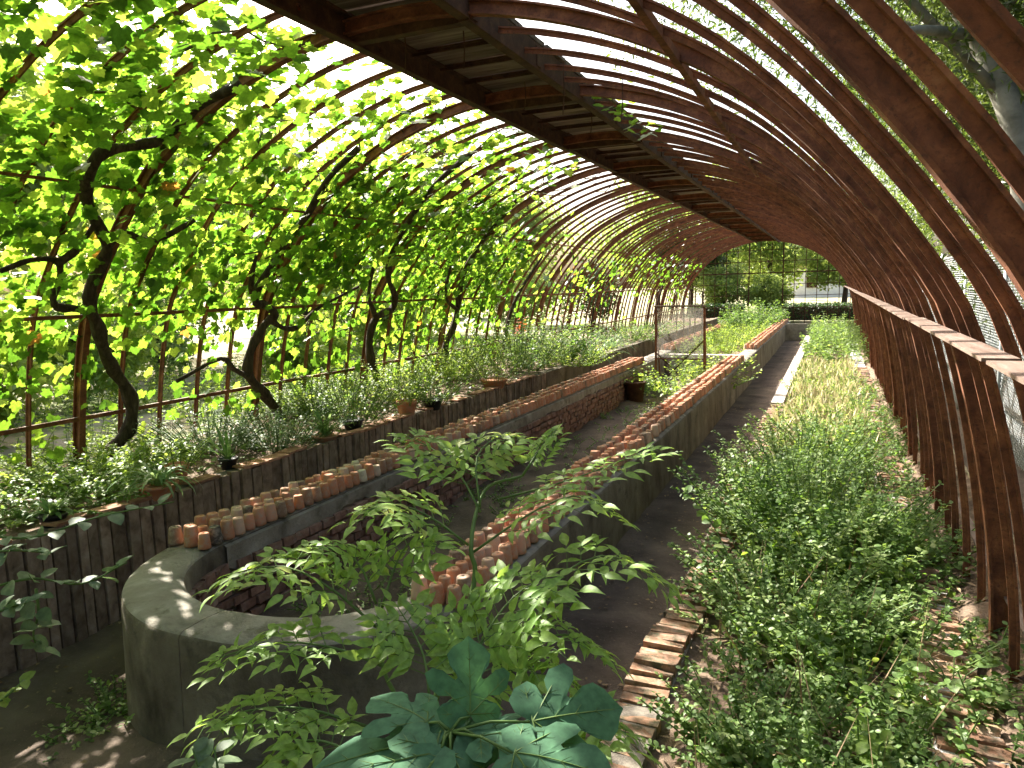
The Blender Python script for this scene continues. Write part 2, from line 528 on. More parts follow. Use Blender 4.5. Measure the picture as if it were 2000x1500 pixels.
# ------------------------------------------------------------------ leaves
def sym(half):
    """half outline (x,y,z) from base to tip -> template with a folded midrib"""
    v, f = [], []
    n = len(half)
    for x, y, z in half: v.append((0, y, z[0]))
    for x, y, z in half: v.append((x, y, z[1]))
    for x, y, z in half: v.append((-x, y, z[1]))
    for i in range(n - 1):
        for o in (n, 2 * n):
            q = (i, o + i, o + i + 1, i + 1) if o == n else (i, i + 1, o + i + 1, o + i)
            q = [q[k] for k in range(4)]
            pts = []
            for k in q:
                if not any(np.allclose(v[k], v[p]) for p in pts): pts.append(k)
            if len(pts) >= 3: f.append(tuple(pts))
    return np.array(v, float), f


T_LEAFLET = sym([(0, 0, (0, 0)), (0.16, 0.16, (0.02, 0.07)), (0.215, 0.38, (0.03, 0.08)), (0.14, 0.68, (0.0, 0.04)), (0.05, 0.9, (-0.08, -0.06)), (0, 1.08, (-0.16, -0.16))])
T_OVAL = sym([(0, 0, (0, 0)), (0.30, 0.25, (0.0, 0.07)), (0.34, 0.55, (0.02, 0.08)), (0.18, 0.86, (-0.02, 0.02)), (0, 1, (-0.08, -0.08))])
T_SMALL = sym([(0, 0, (0, 0)), (0.34, 0.4, (0.0, 0.09)), (0, 1, (-0.1, -0.1))])
T_NARROW = sym([(0, 0, (0, 0)), (0.12, 0.35, (0.03, 0.06)), (0, 1, (-0.1, -0.1))])


def grape_template():
    half = [(0.0, 0.06), (0.14, -0.10), (0.34, -0.12), (0.42, 0.02), (0.56, 0.08), (0.46, 0.24), (0.62, 0.40), (0.60, 0.54), (0.40, 0.52), (0.36, 0.66), (0.26, 0.80), (0.14, 0.82), (0.0, 1.0)]
    out = [(x, y) for x, y in half] + [(-x, y) for x, y in half[-2:0:-1]]
    v = [(0, 0.30, 0.03)] + [(x, y, 0.12 * abs(x) - 0.22 * (x * x) - 0.12 * max(0, y - 0.4) ** 2 + 0.03 * math.sin(9 * x + 5 * y)) for x, y in out]
    f = [(0, 1 + i, 1 + (i + 1) % len(out)) for i in range(len(out))]
    return np.array(v, float), f


T_GRAPE = grape_template()


def grape_simple():
    out = [(0.0, 0.04), (0.30, -0.12), (0.54, 0.06), (0.44, 0.24), (0.62, 0.46), (0.36, 0.58), (0.24, 0.82), (0, 1.0), (-0.24, 0.82), (-0.36, 0.58), (-0.62, 0.46), (-0.44, 0.24), (-0.54, 0.06), (-0.30, -0.12)]
    v = [(0, 0.30, 0.03)] + [(x, y, 0.12 * abs(x) - 0.2 * x * x) for x, y in out]
    return np.array(v, float), [(0, 1 + i, 1 + (i + 1) % len(out)) for i in range(len(out))]


T_GRAPE_S = grape_simple()


def leaf_axes(n, t):
    n = n / (np.linalg.norm(n, axis=1, keepdims=True) + 1e-9)
    t = t - n * np.sum(n * t, 1, keepdims=True)
    t = t / (np.linalg.norm(t, axis=1, keepdims=True) + 1e-9)
    return n, t, np.cross(t, n)


def cloud(name, tmpl, pos, n, t, size, tone, mat, parent=None, kind='stuff'):
    tv, tf = tmpl
    pos = np.asarray(pos, float); K = len(pos)
    n, t, s = leaf_axes(np.asarray(n, float), np.asarray(t, float))
    size = np.broadcast_to(np.asarray(size, float), (K,))
    V = pos[:, None, :] + size[:, None, None] * (tv[None, :, 0:1] * s[:, None, :] + tv[None, :, 1:2] * t[:, None, :] + tv[None, :, 2:3] * n[:, None, :])
    if parent is not None:
        V = V - np.array(parent.location)[None, None, :]
    nv = len(tv)
    lens = np.array([len(q) for q in tf])
    flat = np.concatenate([np.array(q) for q in tf])
    loops = (flat[None, :] + (np.arange(K) * nv)[:, None]).ravel()
    L = np.tile(lens, K)
    starts = np.concatenate([[0], np.cumsum(L)[:-1]])
    m = bpy.data.meshes.new(name)
    m.vertices.add(K * nv); m.vertices.foreach_set('co', V.astype(np.float32).ravel())
    m.loops.add(len(loops)); m.loops.foreach_set('vertex_index', loops.astype(np.int32))
    m.polygons.add(len(L)); m.polygons.foreach_set('loop_start', starts.astype(np.int32))
    m.polygons.foreach_set('use_smooth', np.ones(len(L), bool))
    a = m.attributes.new('tone', 'FLOAT', 'POINT')
    a.data.foreach_set('value', np.repeat(np.asarray(tone, float), nv).astype(np.float32))
    m.materials.append(MAT[mat])
    m.update(calc_edges=True)
    o = link(name, m)
    if parent is not None: o.parent = parent
    if kind: o['kind'] = kind
    return o


def leaf_mesh(name, tmpl, tone, mat):
    m = bpy.data.meshes.new(name)
    m.from_pydata(tmpl[0].tolist(), [], tmpl[1])
    m.polygons.foreach_set('use_smooth', [True] * len(m.polygons))
    a = m.attributes.new('tone', 'FLOAT', 'POINT')
    a.data.foreach_set('value', [tone] * len(m.vertices))
    m.materials.append(MAT[mat])
    m.update()
    return m


def leaf_object(name, mesh, pos, n, t, size, parent):
    n, t, s = leaf_axes(np.array([n], float), np.array([t], float))
    o = link(name, mesh, parent)
    pos = np.array(pos) - np.array(parent.location)
    mt = Matrix.Identity(4)
    for i in range(3):
        mt[i][0], mt[i][1], mt[i][2], mt[i][3] = s[0][i] * size, t[0][i] * size, n[0][i] * size, pos[i]
    o.matrix_local = mt
    return o


def rand_dir(k):
    v = rng.normal(size=(k, 3)); return v / np.linalg.norm(v, axis=1, keepdims=True)


# ==================================================================== THE SETTING
def ground_ring():
    x0, x1, y0, y1 = -5.78, 1.0, -3.0, 30.4
    z = 0.42
    R = 400
    mb = MB()
    for a, b, c, d in ((-R, x0, -R, R), (x1, R, -R, R), (x0, x1, y1, R), (x0, x1, -R, y0)):
        mb.add([(a, c, z), (b, c, z), (b, d, z), (a, d, z)], [(0, 1, 2, 3)])
    # low banks down to the sunk floor
    mb.add([(x0, y0, z), (x0, y1, z), (x0, y1, -0.4), (x0, y0, -0.4), (x1, y0, z), (x1, y1, z), (x1, y1, -0.4), (x1, y0, -0.4)],
           [(0, 1, 2, 3), (5, 4, 7, 6), (1, 5, 6, 2), (4, 0, 3, 7)])
    tag(mb.build('ground', 'ground'), kind='structure')


ground_ring()


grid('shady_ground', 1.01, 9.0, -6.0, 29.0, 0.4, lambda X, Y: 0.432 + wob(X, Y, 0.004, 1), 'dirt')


def floor_z(X, Y):
    side = np.clip((-X - 2.4) / 1.0, 0, 1)
    return -0.13 * side + wob(X, Y, 0.008, 1.5) - 0.01


grid('path', -4.25, -0.5, -3.0, 27.0, 0.12, floor_z, 'dirt')
grid('pit_soil', -3.3, -1.6, 2.3, 15.2, 0.08, lambda X, Y: 0.0 + wob(X, Y, 0.018, 2) + 0.25 * np.clip((Y - 11) / 4, 0, 1) * 0.4, 'dirt')
grid('pit_soil', -3.3, -1.6, 15.4, 29.0, 0.1, lambda X, Y: 0.36 + wob(X, Y, 0.02, 2), 'soil')
grid('bed_soil', -0.66, 0.42, 0.4, 29.8, 0.08, lambda X, Y: 0.09 + wob(X, Y, 0.02, 2.2), 'soil')
grid('bed_soil', 0.6, 1.02, -1.0, 30.3, 0.1, lambda X, Y: 0.14 + wob(X, Y, 0.02, 2.2) + 0.7 * np.clip(X - 0.62, 0, 1), 'soil')

# ==================================================================== THE PIT
pit = thing('planting_pit', 'long concrete planting pit with rounded near end and brick-lined inside', 'planter', (CX, 2.1, 0))


def pit_outline(xl, xr, yf, r, ye):
    pts = []
    for y in np.linspace(ye, yf + r, 90): pts.append((xl, y))
    for k in range(1, 21):
        a = math.pi + k / 20 * math.pi / 2
        pts.append((xl + r + r * math.cos(a), yf + r + r * math.sin(a)))
    for x in np.linspace(xl + r, xr - r, 6)[1:]: pts.append((x, yf))
    for k in range(1, 21):
        a = 1.5 * math.pi + k / 20 * math.pi / 2
        pts.append((xr - r + r * math.cos(a), yf + r + r * math.sin(a)))
    for y in np.linspace(yf + r, ye, 90)[1:]: pts.append((xr, y))
    return np.array(pts)


PO = pit_outline(-3.50, -1.45, 2.08, 0.94, 28.6)
PI_ = pit_outline(-3.195, -1.755, 2.36, 0.66, 28.6)
PTOP = 0.50


def pit_wall(i0, i1, name):
    mb = MB()
    K = i1 - i0 + 1
    rows = []
    for i in range(i0, i1 + 1):
        o, q = PO[i], PI_[i]
        d = nrm(q - o); L = np.linalg.norm(q - o)
        dz = 0.003 * math.sin(i * 0.45)
        bat = 0.02
        prof = [(-bat, -0.35), (0.0, 0.30), (0.004, PTOP - 0.035), (0.012, PTOP - 0.012), (0.035, PTOP), (L * 0.5, PTOP + 0.006), (L - 0.03, PTOP), (L - 0.008, PTOP - 0.012), (L, PTOP - 0.04), (L, 0.25), (L, -0.2)]
        rows.append([(*(o + d * a), z + (dz if z > 0.2 else 0)) for a, z in prof])
    n = len(rows[0])
    vs = [p for r in rows for p in r]
    fs = [(i * n + j, (i + 1) * n + j, (i + 1) * n + j + 1, i * n + j + 1) for i in range(K - 1) for j in range(n - 1)]
    mb.add(vs, fs)
    mb.add(rows[0], [tuple(range(n))]); mb.add(rows[-1], [tuple(range(n - 1, -1, -1))])
    m = mb.mesh(name, 'concrete', True)
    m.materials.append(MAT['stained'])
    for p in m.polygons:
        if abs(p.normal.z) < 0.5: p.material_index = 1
    o = link(name, m)
    return keep(o, pit)


iseam = 110            # a joint crosses the coping of the rounded end
pit_wall(0, iseam, 'wall')
PO2 = PO.copy()
PO[iseam] += np.array([0.004, 0.0]); PI_[iseam] += np.array([0.004, 0.0])
pit_wall(iseam, len(PO) - 1, 'wall')
# cross wall that divides the pit, far end wall
MB().box((CX, 15.28, 0.15), (1.42, 0.24, 0.66)).build('cross_wall', 'pale_concrete', pit)
MB().box((CX, 28.66, 0.12), (2.06, 0.14, 0.74)).build('end_wall', 'concrete', pit)

# bricks of the pit's inner face (left side), plaster band above them
BR = []
for c in range(6):
    z = -0.02 + c * 0.068
    y = 3.0 + (0.06 if c % 2 else 0.0)
    while y < 13.4:
        lng = 0.118 + random.uniform(-0.006, 0.012)
        BR.append((y + lng / 2, z + random.uniform(-0.004, 0.004), lng))
        y += lng + 0.010
BR.sort(key=lambda b: b[0])
bm0 = []
for k in range(6):
    mb = MB(); mb.box((0, 0, 0), (0.06, 0.112, 0.056), jit=0.006); bm0.append(mb.mesh('brick', 'brick'))
for c in range(6):
    for q in range(9):
        a = math.pi + 0.02 + (q + 0.5 * (c % 2)) * 0.185
        o = link('brick', bm0[(c + q) % 6], pit)
        rr_ = 0.665 - random.uniform(0.0, 0.012)
        o.location = Vector((-3.195 + 0.66 + rr_ * math.cos(a), 2.36 + 0.66 + rr_ * math.sin(a), 0.01 + c * 0.068)) - Vector(pit.location)
        o.rotation_euler = (random.uniform(-0.03, 0.03), 0, a + math.pi)
for k, (y, z, l) in enumerate(BR[:246]):
    if random.random() < 0.015: continue
    o = link('brick', bm0[k % 6], pit)
    o.location = Vector((-3.185 + random.uniform(-0.004, 0.016), y, z + 0.03)) - Vector(pit.location)
    o.rotation_euler = (random.uniform(-0.04, 0.04), random.uniform(-0.03, 0.03), random.uniform(-0.05, 0.05))
mb = MB()
for (y, z, l) in BR[246:]:
    mb.box((-3.185 + random.uniform(-0.004, 0.016), y, z + 0.03), (0.06, 0.112, 0.056), jit=0.006)
tag(mb.build('far_bricks', 'brick', pit), kind='stuff')
# ragged plaster above the bricks
ys = np.arange(3.0, 14.9, 0.05)
low = 0.355 + 0.025 * np.sin(ys * 3.3) + 0.02 * np.sin(ys * 9.1 + 1) + rng.uniform(-0.014, 0.014, len(ys))
low = np.where(ys > 13.3, 0.0, low)
mb = MB()
vs = []
for y, l in zip(ys, low):
    vs += [(-3.195, y, l), (-3.176, y, l + 0.006), (-3.173, y, l + 0.04), (-3.174, y, 0.478), (-3.194, y, 0.488)]
mb.add(vs, [(5 * i + j, 5 * i + j + 1, 5 * i + j + 6, 5 * i + j + 5) for i in range(len(ys) - 1) for j in range(4)])
mb.build('plaster_band', 'concrete', pit)

# ==================================================================== BENCH ON THE LEFT
BX, BTOP = -4.14, 0.595
bench = thing('planting_bench', 'raised bed along the vine side, fronted with upright weathered slabs', 'raised bed', (BX, 3, 0))
slabm = []
for k in range(5):
    mb = MB(); mb.box((0, 0, 0), (0.045, 1.0, 0.78), jit=0.009); slabm.append(mb.mesh('slab', 'slab'))
y = 0.9
while y < 10.6:
    wdt = random.choice((0.06, 0.075, 0.085, 0.10, 0.12))
    o = link('slab', random.choice(slabm), bench)
    o.location = Vector((BX - 0.02 + random.uniform(-0.008, 0.008), y + wdt / 2, BTOP - 0.39 - 0.012 + random.uniform(-0.012, 0.010))) - Vector(bench.location)
    o.scale = (1, wdt - 0.012, 1)
    o.rotation_euler = (random.uniform(-0.015, 0.015), random.uniform(-0.02, 0.02), random.uniform(-0.03, 0.03))
    y += wdt
MB().box((BX - 0.10, 5.7, 0.18), (0.12, 9.8, 0.78)).build('backing', 'mortar', bench)
MB().box((BX - 0.07, 20.3, 0.20), (0.15, 19.35, 0.79)).build('concrete_front', 'stained', bench)
tm = []
for k in range(4):
    mb = MB(); mb.box((0, 0, 0), (0.13, 0.24, 0.02), jit=0.006); tm.append(mb.mesh('edge_tile', 'tile'))
y = 0.9
while y < 10.5:
    if random.random() < 0.72:
        o = link('edge_tile', random.choice(tm), bench)
        o.location = Vector((BX - 0.055 + random.uniform(-0.015, 0.01), y + 0.12, BTOP - 0.002 + random.uniform(-0.004, 0.006))) - Vector(bench.location)
        o.rotation_euler = (random.uniform(-0.04, 0.04), random.uniform(-0.05, 0.05), random.uniform(-0.1, 0.1))
    y += 0.25
grid('soil', -5.80, BX - 0.10, 0.5, 29.9, 0.12, lambda X, Y: BTOP - 0.035 + wob(X, Y, 0.012, 2.2), 'soil', bench)

# ==================================================================== KERB AND FOOTING ON THE RIGHT
kerb = thing('brick_kerb', 'crumbling kerb of upright bricks between dirt path and weedy bed', 'kerb', (-0.7, 2, 0))
kbm = []
for k in range(7):
    mb = MB(); mb.box((0, 0, 0), (0.20, 0.060, 0.26), jit=0.008); kbm.append(mb.mesh('brick', 'kerb_brick'))
y = 1.3
while y < 11.2:
    o = link('brick', kbm[int(rng.integers(7))], kerb)
    sag = 0.02 * math.sin(y * 2.1) + 0.012 * math.sin(y * 6.3)
    o.location = Vector((-0.70 + 0.022 * math.sin(y * 1.7) + 0.012 * math.sin(y * 5.0) + random.uniform(-0.007, 0.007), y, 0.012 + sag + random.uniform(-0.018, 0.012))) - Vector(kerb.location)
    o.rotation_euler = (random.uniform(-0.05, 0.05), random.uniform(-0.04, 0.04), random.uniform(-0.035, 0.035))
    y += random.uniform(0.066, 0.074)
MB().box((-0.70, 6.25, -0.015), (0.18, 10.0, 0.27)).build('mortar_bed', 'mortar', kerb)
ck = thing('concrete_kerb', 'pale sunlit concrete kerb at the far end of the dirt path', 'kerb', (-0.72, 11.3, 0))
for i, (a, b) in enumerate(((11.25, 13.9), (13.92, 18.6), (18.62, 23.0), (23.02, 26.0))):
    mb = MB(); mb.box((-0.725, (a + b) / 2, 0.03), (0.17, b - a, 0.26), jit=0.008); mb.build('kerb_block', 'pale_concrete', ck)
MB().box((-1.12, 26.15, 0.18), (0.68, 0.16, 0.72)).build('path_end_wall', 'concrete')
tag(bpy.data.objects['path_end_wall'], 'short grey concrete wall closing the far end of the path', 'wall')

foot = thing('brick_footing', 'low brick footing with white lime mortar under the right-hand ribs', 'footing', (0.5, 2, 0))
fbm = []
for k in range(5):
    mb = MB(); mb.box((0, 0, 0), (0.23, 0.058, 0.2), jit=0.007); fbm.append(mb.mesh('brick', 'kerb_brick'))
y = 1.2
while y < 16:
    o = link('brick', fbm[int(rng.integers(5))], foot)
    o.location = Vector((0.52 + random.uniform(-0.012, 0.012), y, 0.095 + random.uniform(-0.012, 0.012))) - Vector(foot.location)
    o.rotation_euler = (random.uniform(-0.05, 0.05), random.uniform(-0.04, 0.04), random.uniform(-0.05, 0.05))
    y += 0.083
vsm = []
ysm = np.arange(1.1, 30, 0.021)
mb = MB()
for yy in ysm:
    zz = 0.182 + rng.uniform(-0.012, 0.010)
    vsm += [(0.40 + rng.uniform(-0.012, 0.012), yy, 0.02), (0.405 + rng.uniform(-0.012, 0.012), yy, zz), (0.52, yy, zz + rng.uniform(-0.012, 0.010)), (0.635, yy, zz), (0.635, yy, 0.02)]
mb.add(vsm, [(5 * i + j, 5 * i + j + 1, 5 * i + j + 6, 5 * i + j + 5) for i in range(len(ysm) - 1) for j in range(4)])
mb.build('mortar', 'white_mortar', foot)

# ==================================================================== THE IRON VAULT
frame = thing('greenhouse_frame', 'rusty iron barrel vault of arched ribs over the garden', 'greenhouse frame', (CX, 4, 0))


def sweep_arch(section, s0, s1, n=64):
    """section: closed loop of (along Y, outward)"""
    mb = MB()
    ss = np.linspace(s0, s1, n)
    rows = []
    for s in ss:
        ring = []
        for a, b in section:
            x, z, nx, nz = vault(s, b)
            ring.append((float(x) - CX, a, float(z)))
        rows.append(ring)
    k = len(section)
    vs = [p for r in rows for p in r]
    fs = [(i * k + j, i * k + (j + 1) % k, (i + 1) * k + (j + 1) % k, (i + 1) * k + j) for i in range(n - 1) for j in range(k)]
    mb.add(vs, fs)
    return mb


def isec(w, d, t):
    h = w / 2; q = t / 2
    return [(-h, -d / 2), (h, -d / 2), (h, -d / 2 + t), (q, -d / 2 + t), (q, d / 2 - t), (h, d / 2 - t), (h, d / 2), (-h, d / 2), (-h, d / 2 - t), (-q, d / 2 - t), (-q, -d / 2 + t), (-h, -d / 2 + t)]


def tsec(w, d, t):
    h = w / 2; q = t * 0.7
    return [(-q, -d), (q, -d), (q, -t), (h, -t), (h, 0), (-h, 0), (-h, -t), (-q, -t)]


S_END = VA_S[-1]
S_LEFT = float(np.interp(0.50, _LZ, _LS))
thick_m = sweep_arch(isec(0.056, 0.082, 0.011), S_LEFT, S_END - 0.02).mesh('arch_rib', 'rust')
THIN = [(-0.006, -0.029), (0.006, -0.029), (0.008, -0.005), (0.0165, -0.003), (0.0165, 0.007), (-0.0165, 0.007), (-0.0165, -0.003), (-0.008, -0.005)]
S_MIDL = float(np.interp(-0.33, VA[:, 0], VA_S)); S_MIDR = float(np.interp(0.53, VA[:, 0], VA_S))
thin_l = sweep_arch(THIN, S_LEFT, S_MIDL, 36).mesh('glazing_bar', 'rust_bar')
thin_r = sweep_arch(THIN, S_MIDR, S_END - 0.02, 36).mesh('glazing_bar', 'rust_bar')


Y_END = 29.9
ribs = []
k = 0
yy = -0.12
while yy < Y_END + 0.01:
    thick = (k % 5 == 0)
    for me in ((thick_m,) if thick else (thin_l, thin_r)):
        o = link('arch_rib' if thick else 'glazing_bar', me, frame)
        o.location = (random.uniform(-0.012, 0.012), yy - 4 + random.uniform(-0.014, 0.014), random.uniform(-0.008, 0.008))
        o.rotation_euler = (random.uniform(-0.005, 0.005), 0, random.uniform(-0.005, 0.005))
    if thick: ribs.append(yy)
    yy += 0.4; k += 1


def rail(name, x, z, w_, h_, mat, y0=0.3, y1=29.85, sag=0.01):
    ys_ = np.arange(y0, y1, 1.0)
    mb = MB()
    P = [np.array([x + random.uniform(-sag, sag), v, z + random.uniform(-sag, sag)]) for v in ys_]
    for a, b in zip(P[:-1], P[1:]):
        mb.bar(a, b + (b - a) * 0.004, w_, h_)
    return mb.build(name, mat, frame)


rail('rail', CX - half_width(1.8) + 0.075, 1.79, 0.028, 0.030, 'rust_bar')
rail('rail', CX - half_width(0.95) + 0.03, 0.95, 0.028, 0.034, 'rust_bar')
rail('rail', CX - half_width(2.75) + 0.04, 2.70, 0.02, 0.02, 'rust_bar')
# wide flat rails on the right, one piece from rib to rib
for a, b in zip(ribs[:-1], ribs[1:]):
    mb = MB(); z1 = 1.745 + random.uniform(-0.003, 0.003)
    mb.bar((0.345, a + 0.029, z1), (0.345, b - 0.029, z1 + random.uniform(-0.003, 0.003)), 0.074, 0.008)
    mb.build('flat_rail', 'rust_pale', frame)
    mb = MB(); mb.bar((0.80, a, 0.44), (0.80, b, 0.44), 0.05, 0.012); mb.build('low_rail', 'rust_pale', frame)
# diagonal brace across the right half
A_, B_ = on_vault(1243, 2, 0.07, True), on_vault(1480, 342, 0.07, True)
pp = [A_ + (B_ - A_) * t for t in np.linspace(-0.35, 1.0, 14)]
mb = MB()
for a, b in zip(pp[:-1], pp[1:]): mb.bar(a, b, 0.035, 0.045)
mb.build('diagonal_brace', 'rust', frame)
# hanging wires
for px, py, ln in ((1100, 120, 0.35), (1215, 150, 0.3), (790, 60, 0.25), (905, 60, 0.22), (1025, 160, 0.2), (1155, 215, 0.2)):
    p = on_vault(px, py, 0.03, px > 1050)
    MB().tube([p, p + np.array([0.005, 0, -ln * 0.5]), p + np.array([-0.01, 0.01, -ln])], 0.004, 4).build('wire', 'rust_dark', frame)

# roof walkway
walk = thing('roof_walkway', 'dark plank walkway hung between two rusty beams under the vault ridge', 'walkway', (CX + 0.09, 4, 3.5))
for xb, sgn in ((CX + 0.09 - 0.43, 1), (CX + 0.09 + 0.43, -1)):
    mb = MB()
    for a, b in zip(ribs[:-1], ribs[1:]):
        dz = random.uniform(-0.01, 0.01)
        mb.bar((xb, a, 3.535 + dz), (xb, b, 3.535 + dz), 0.016, 0.17)
        mb.bar((xb + sgn * 0.03, a, 3.455 + dz), (xb + sgn * 0.03, b, 3.455 + dz), 0.06, 0.014)
        mb.bar((xb + sgn * 0.03, a, 3.615 + dz), (xb + sgn * 0.03, b, 3.615 + dz), 0.06, 0.014)
        for q in (0.0, 0.5):
            mb.box((xb - sgn * 0.004, a + (b - a) * q + 0.06, 3.53 + dz), (0.03, 0.08, 0.13))
    mb.build('beam', 'rust_dark', walk)
pm = []
for k in range(4):
    mb = MB(); mb.box((0, 0, 0), (0.89, 0.385, 0.03), jit=0.005); pm.append(mb.mesh('plank', 'plank'))
cm = MB(); cm.bar((-0.415, 0, -0.035), (0.415, 0, -0.035), 0.014, 0.11); cm.bar((-0.415, 0.03, -0.085), (0.415, 0.03, -0.085), 0.06, 0.012)
cm = cm.mesh('cross_channel', 'rust_dark')
am = MB(); am.bar((-0.43, 0, 0), (0.43, 0, 0), 0.032, 0.014); am.bar((-0.43, 0, -0.014), (0.43, 0, -0.014), 0.008, 0.03)
am = am.mesh('cross_bar', 'rust_dark')
for a in ribs[:-1]:
    o = link('cross_channel', cm, walk); o.location = (0, a - 4 + 0.05, 0.05)
    for q in range(5):
        o = link('plank', random.choice(pm), walk); o.location = (random.uniform(-0.01, 0.01), a - 4 + 0.2 + q * 0.4, 0.143 + random.uniform(-0.004, 0.004))
        o.rotation_euler = (random.uniform(-0.02, 0.02), random.uniform(-0.012, 0.012), random.uniform(-0.012, 0.012))
        if q: 
            o = link('cross_bar', am, walk); o.location = (0, a - 4 + q * 0.4, 0.112)

# end grille
grille = thing('end_grille', 'rusty square-mesh iron grille with open doorway closing the far end', 'grille', (CX, Y_END, 0.3))
gx = [float(at_y(px, 540, Y_END)[0]) for px in np.arange(1461.5 - 22 * 6, 1672, 22.2)]
gz = [CAMZ + float(at_y(1500, py, Y_END)[2] - CAMZ) for py in (488.5, 511, 533.5, 556, 578, 601)]
d0, d1 = float(at_y(1461.5, 540, Y_END)[0]), float(at_y(1529, 540, Y_END)[0])


def arch_top(x):
    u = abs(x - CX)
    return float(np.interp(-u, -_LX, _LZ)) if u < 3.2 else 0.4


for x in gx:
    zt = arch_top(x) - 0.04
    zb = 0.35
    if d0 + 0.1 < x < d1 - 0.1: zb = gz[2]
    if zt - zb < 0.15: continue
    tk = 0.045 if min(abs(x - d0), abs(x - d1)) < 0.12 else 0.024
    MB().bar((x, Y_END + 0.06, zb), (x, Y_END + 0.06, zt), tk, tk, up=(1, 0, 0)).build('upright_bar', 'rust_dark', grille)
for i, z in enumerate(gz):
    hw = half_width(z) - 0.05
    tk = 0.045 if i == 2 else 0.022
    segs = [(CX - hw, CX + hw)] if i <= 2 else [(CX - hw, d0), (d1, CX + hw)]
    for a, b in segs:
        MB().bar((a, Y_END + 0.082, z), (b, Y_END + 0.082, z + 0.03), tk, tk).build('cross_bar', 'rust_dark', grille)

# ==================================================================== FLOWER POTS ON THE PIT WALLS
def pot_mesh(r0, r1, h, tone, name='flowerpot'):
    mb = MB()
    prof = [(r0 - 0.006, 0.0), (r0, 0.001), (r0 - 0.001, h * 0.22), (r1 + 0.004, h * 0.93), (r1 + 0.001, h * 0.985), (r1 - 0.006, h), (0.007, h + 0.001), (0.006, h - 0.012), (0.0015, h - 0.014)]
    mb.lathe(prof, 16)
    m = mb.mesh(name, 'clay', True)
    a = m.attributes.new('tone', 'FLOAT', 'POINT'); a.data.foreach_set('value', [tone] * len(m.vertices))
    return m


PSHAPES = [(0.042, 0.028, 0.100), (0.040, 0.027, 0.088), (0.043, 0.029, 0.107), (0.038, 0.026, 0.094)]
PT = [0.16, 0.24, 0.32, 0.40, 0.46, 0.52, 0.58, 0.66, 0.74, 0.86]
PM = {}
def pm_get(si, tone):
    key = (si, round(tone, 2))
    if key not in PM: PM[key] = pot_mesh(*PSHAPES[si], tone)
    return PM[key]


def row_spots(xs, y0, y1, sp):
    out = []
    for x in xs:
        y = y0 + random.uniform(0, 0.04)
        while y < y1:
            if random.random() > 0.012:
                out.append((x + random.uniform(-0.008, 0.008), y, x))
            y += sp * random.uniform(0.97, 1.07)
    return out


L_X = (-3.225, -3.33, -3.435)
R_X = (-1.725, -1.62, -1.525)
leftp = row_spots(L_X, 2.86, 13.3, 0.088)
rightp = row_spots(R_X, 2.72, 13.9, 0.088)
farp = row_spots(L_X, 15.9, 28.0, 0.09) + row_spots(R_X, 16.4, 28.3, 0.09)
leftp.sort(key=lambda p: p[1]); rightp.sort(key=lambda p: p[1])
single = []
for spots, side in ((leftp[:150], 'left'), (rightp[:150], 'right')):
    rowc = {}
    for (x, y, rx) in spots:
        rowc[rx] = rowc.get(rx, 0) + 1
        xs_ = L_X if side == 'left' else R_X
        rown = ('inner', 'middle', 'outer')[xs_.index(rx)]
        si = random.choice((0, 0, 1, 2, 3))
        tone = random.choice(PT)
        wl = 'vine-side' if side == 'left' else 'path-side'
        grp = f'upturned pots on the {wl} pit wall'
        if side == 'left' and 4.15 < y < 4.62 and random.random() < 0.75:
            tone = random.choice((0.96, 1.0, 0.93))
        elif random.random() < 0.03:
            tone = 0.06
        word = 'grey-brown' if tone < 0.2 else 'brown' if tone < 0.35 else 'orange-brown' if tone < 0.6 else 'pinkish' if tone < 0.8 else 'tan' if tone < 0.9 else 'cream'
        k_ = rowc[rx]
        sfx = 'th' if 10 <= k_ % 100 <= 20 else {1: 'st', 2: 'nd', 3: 'rd'}.get(k_ % 10, 'th')
        lab = f'{word} upturned flowerpot, {k_}{sfx} from the near end of the {rown} row, {wl} wall'
        single.append((x, y, si, tone, lab, grp))
# the near dark grey pot of the front row
best = min(range(len(single)), key=lambda i: abs(single[i][0] + 3.225) * 2 + abs(single[i][1] - 2.95))
x, y, si, _, _, _ = single[best]
single[best] = (x, y, 2, 0.0, 'dark grey upturned flowerpot in the inner row near the rounded end', 'upturned pots on the vine-side pit wall')
for (x, y, si, tone, lab, grp) in single:
    o = link('flowerpot', pm_get(si, tone))
    s = random.uniform(0.94, 1.06)
    o.location = (x, y, PTOP + 0.009)
    o.scale = (s, s, s * random.uniform(0.94, 1.06))
    o.rotation_euler = (random.uniform(-0.03, 0.03), random.uniform(-0.03, 0.03), random.uniform(0, 6.28))
    tag(o, lab, 'flowerpot', grp)
# the far rest of the rows
rest = [(x, y) for x, y, _ in leftp[150:] + rightp[150:] + farp]
tv = []
ringn = 10
for (r, z) in ((0.040, 0.0), (0.040, 0.02), (0.030, 0.092), (0.026, 0.097)):
    for j in range(ringn):
        a = 2 * math.pi * j / ringn; tv.append((r * math.cos(a), r * math.sin(a), z))
tf = [(i * ringn + j, i * ringn + (j + 1) % ringn, (i + 1) * ringn + (j + 1) % ringn, (i + 1) * ringn + j) for i in range(3) for j in range(ringn)]
tf.append(tuple(3 * ringn + j for j in range(ringn)))
pos = np.array([(x, y, PTOP + 0.008) for x, y in rest])
K = len(pos)
up = np.tile([0, 0, 1.0], (K, 1)) + rng.normal(0, 0.02, (K, 3))
o = cloud('far_flowerpots', (np.array(tv), tf), pos, up, np.tile([0, 1.0, 0], (K, 1)), rng.uniform(0.92, 1.1, K), rng.choice(PT, K), 'clay')
o.data.polygons.foreach_set('use_smooth', np.zeros(len(o.data.polygons), bool))
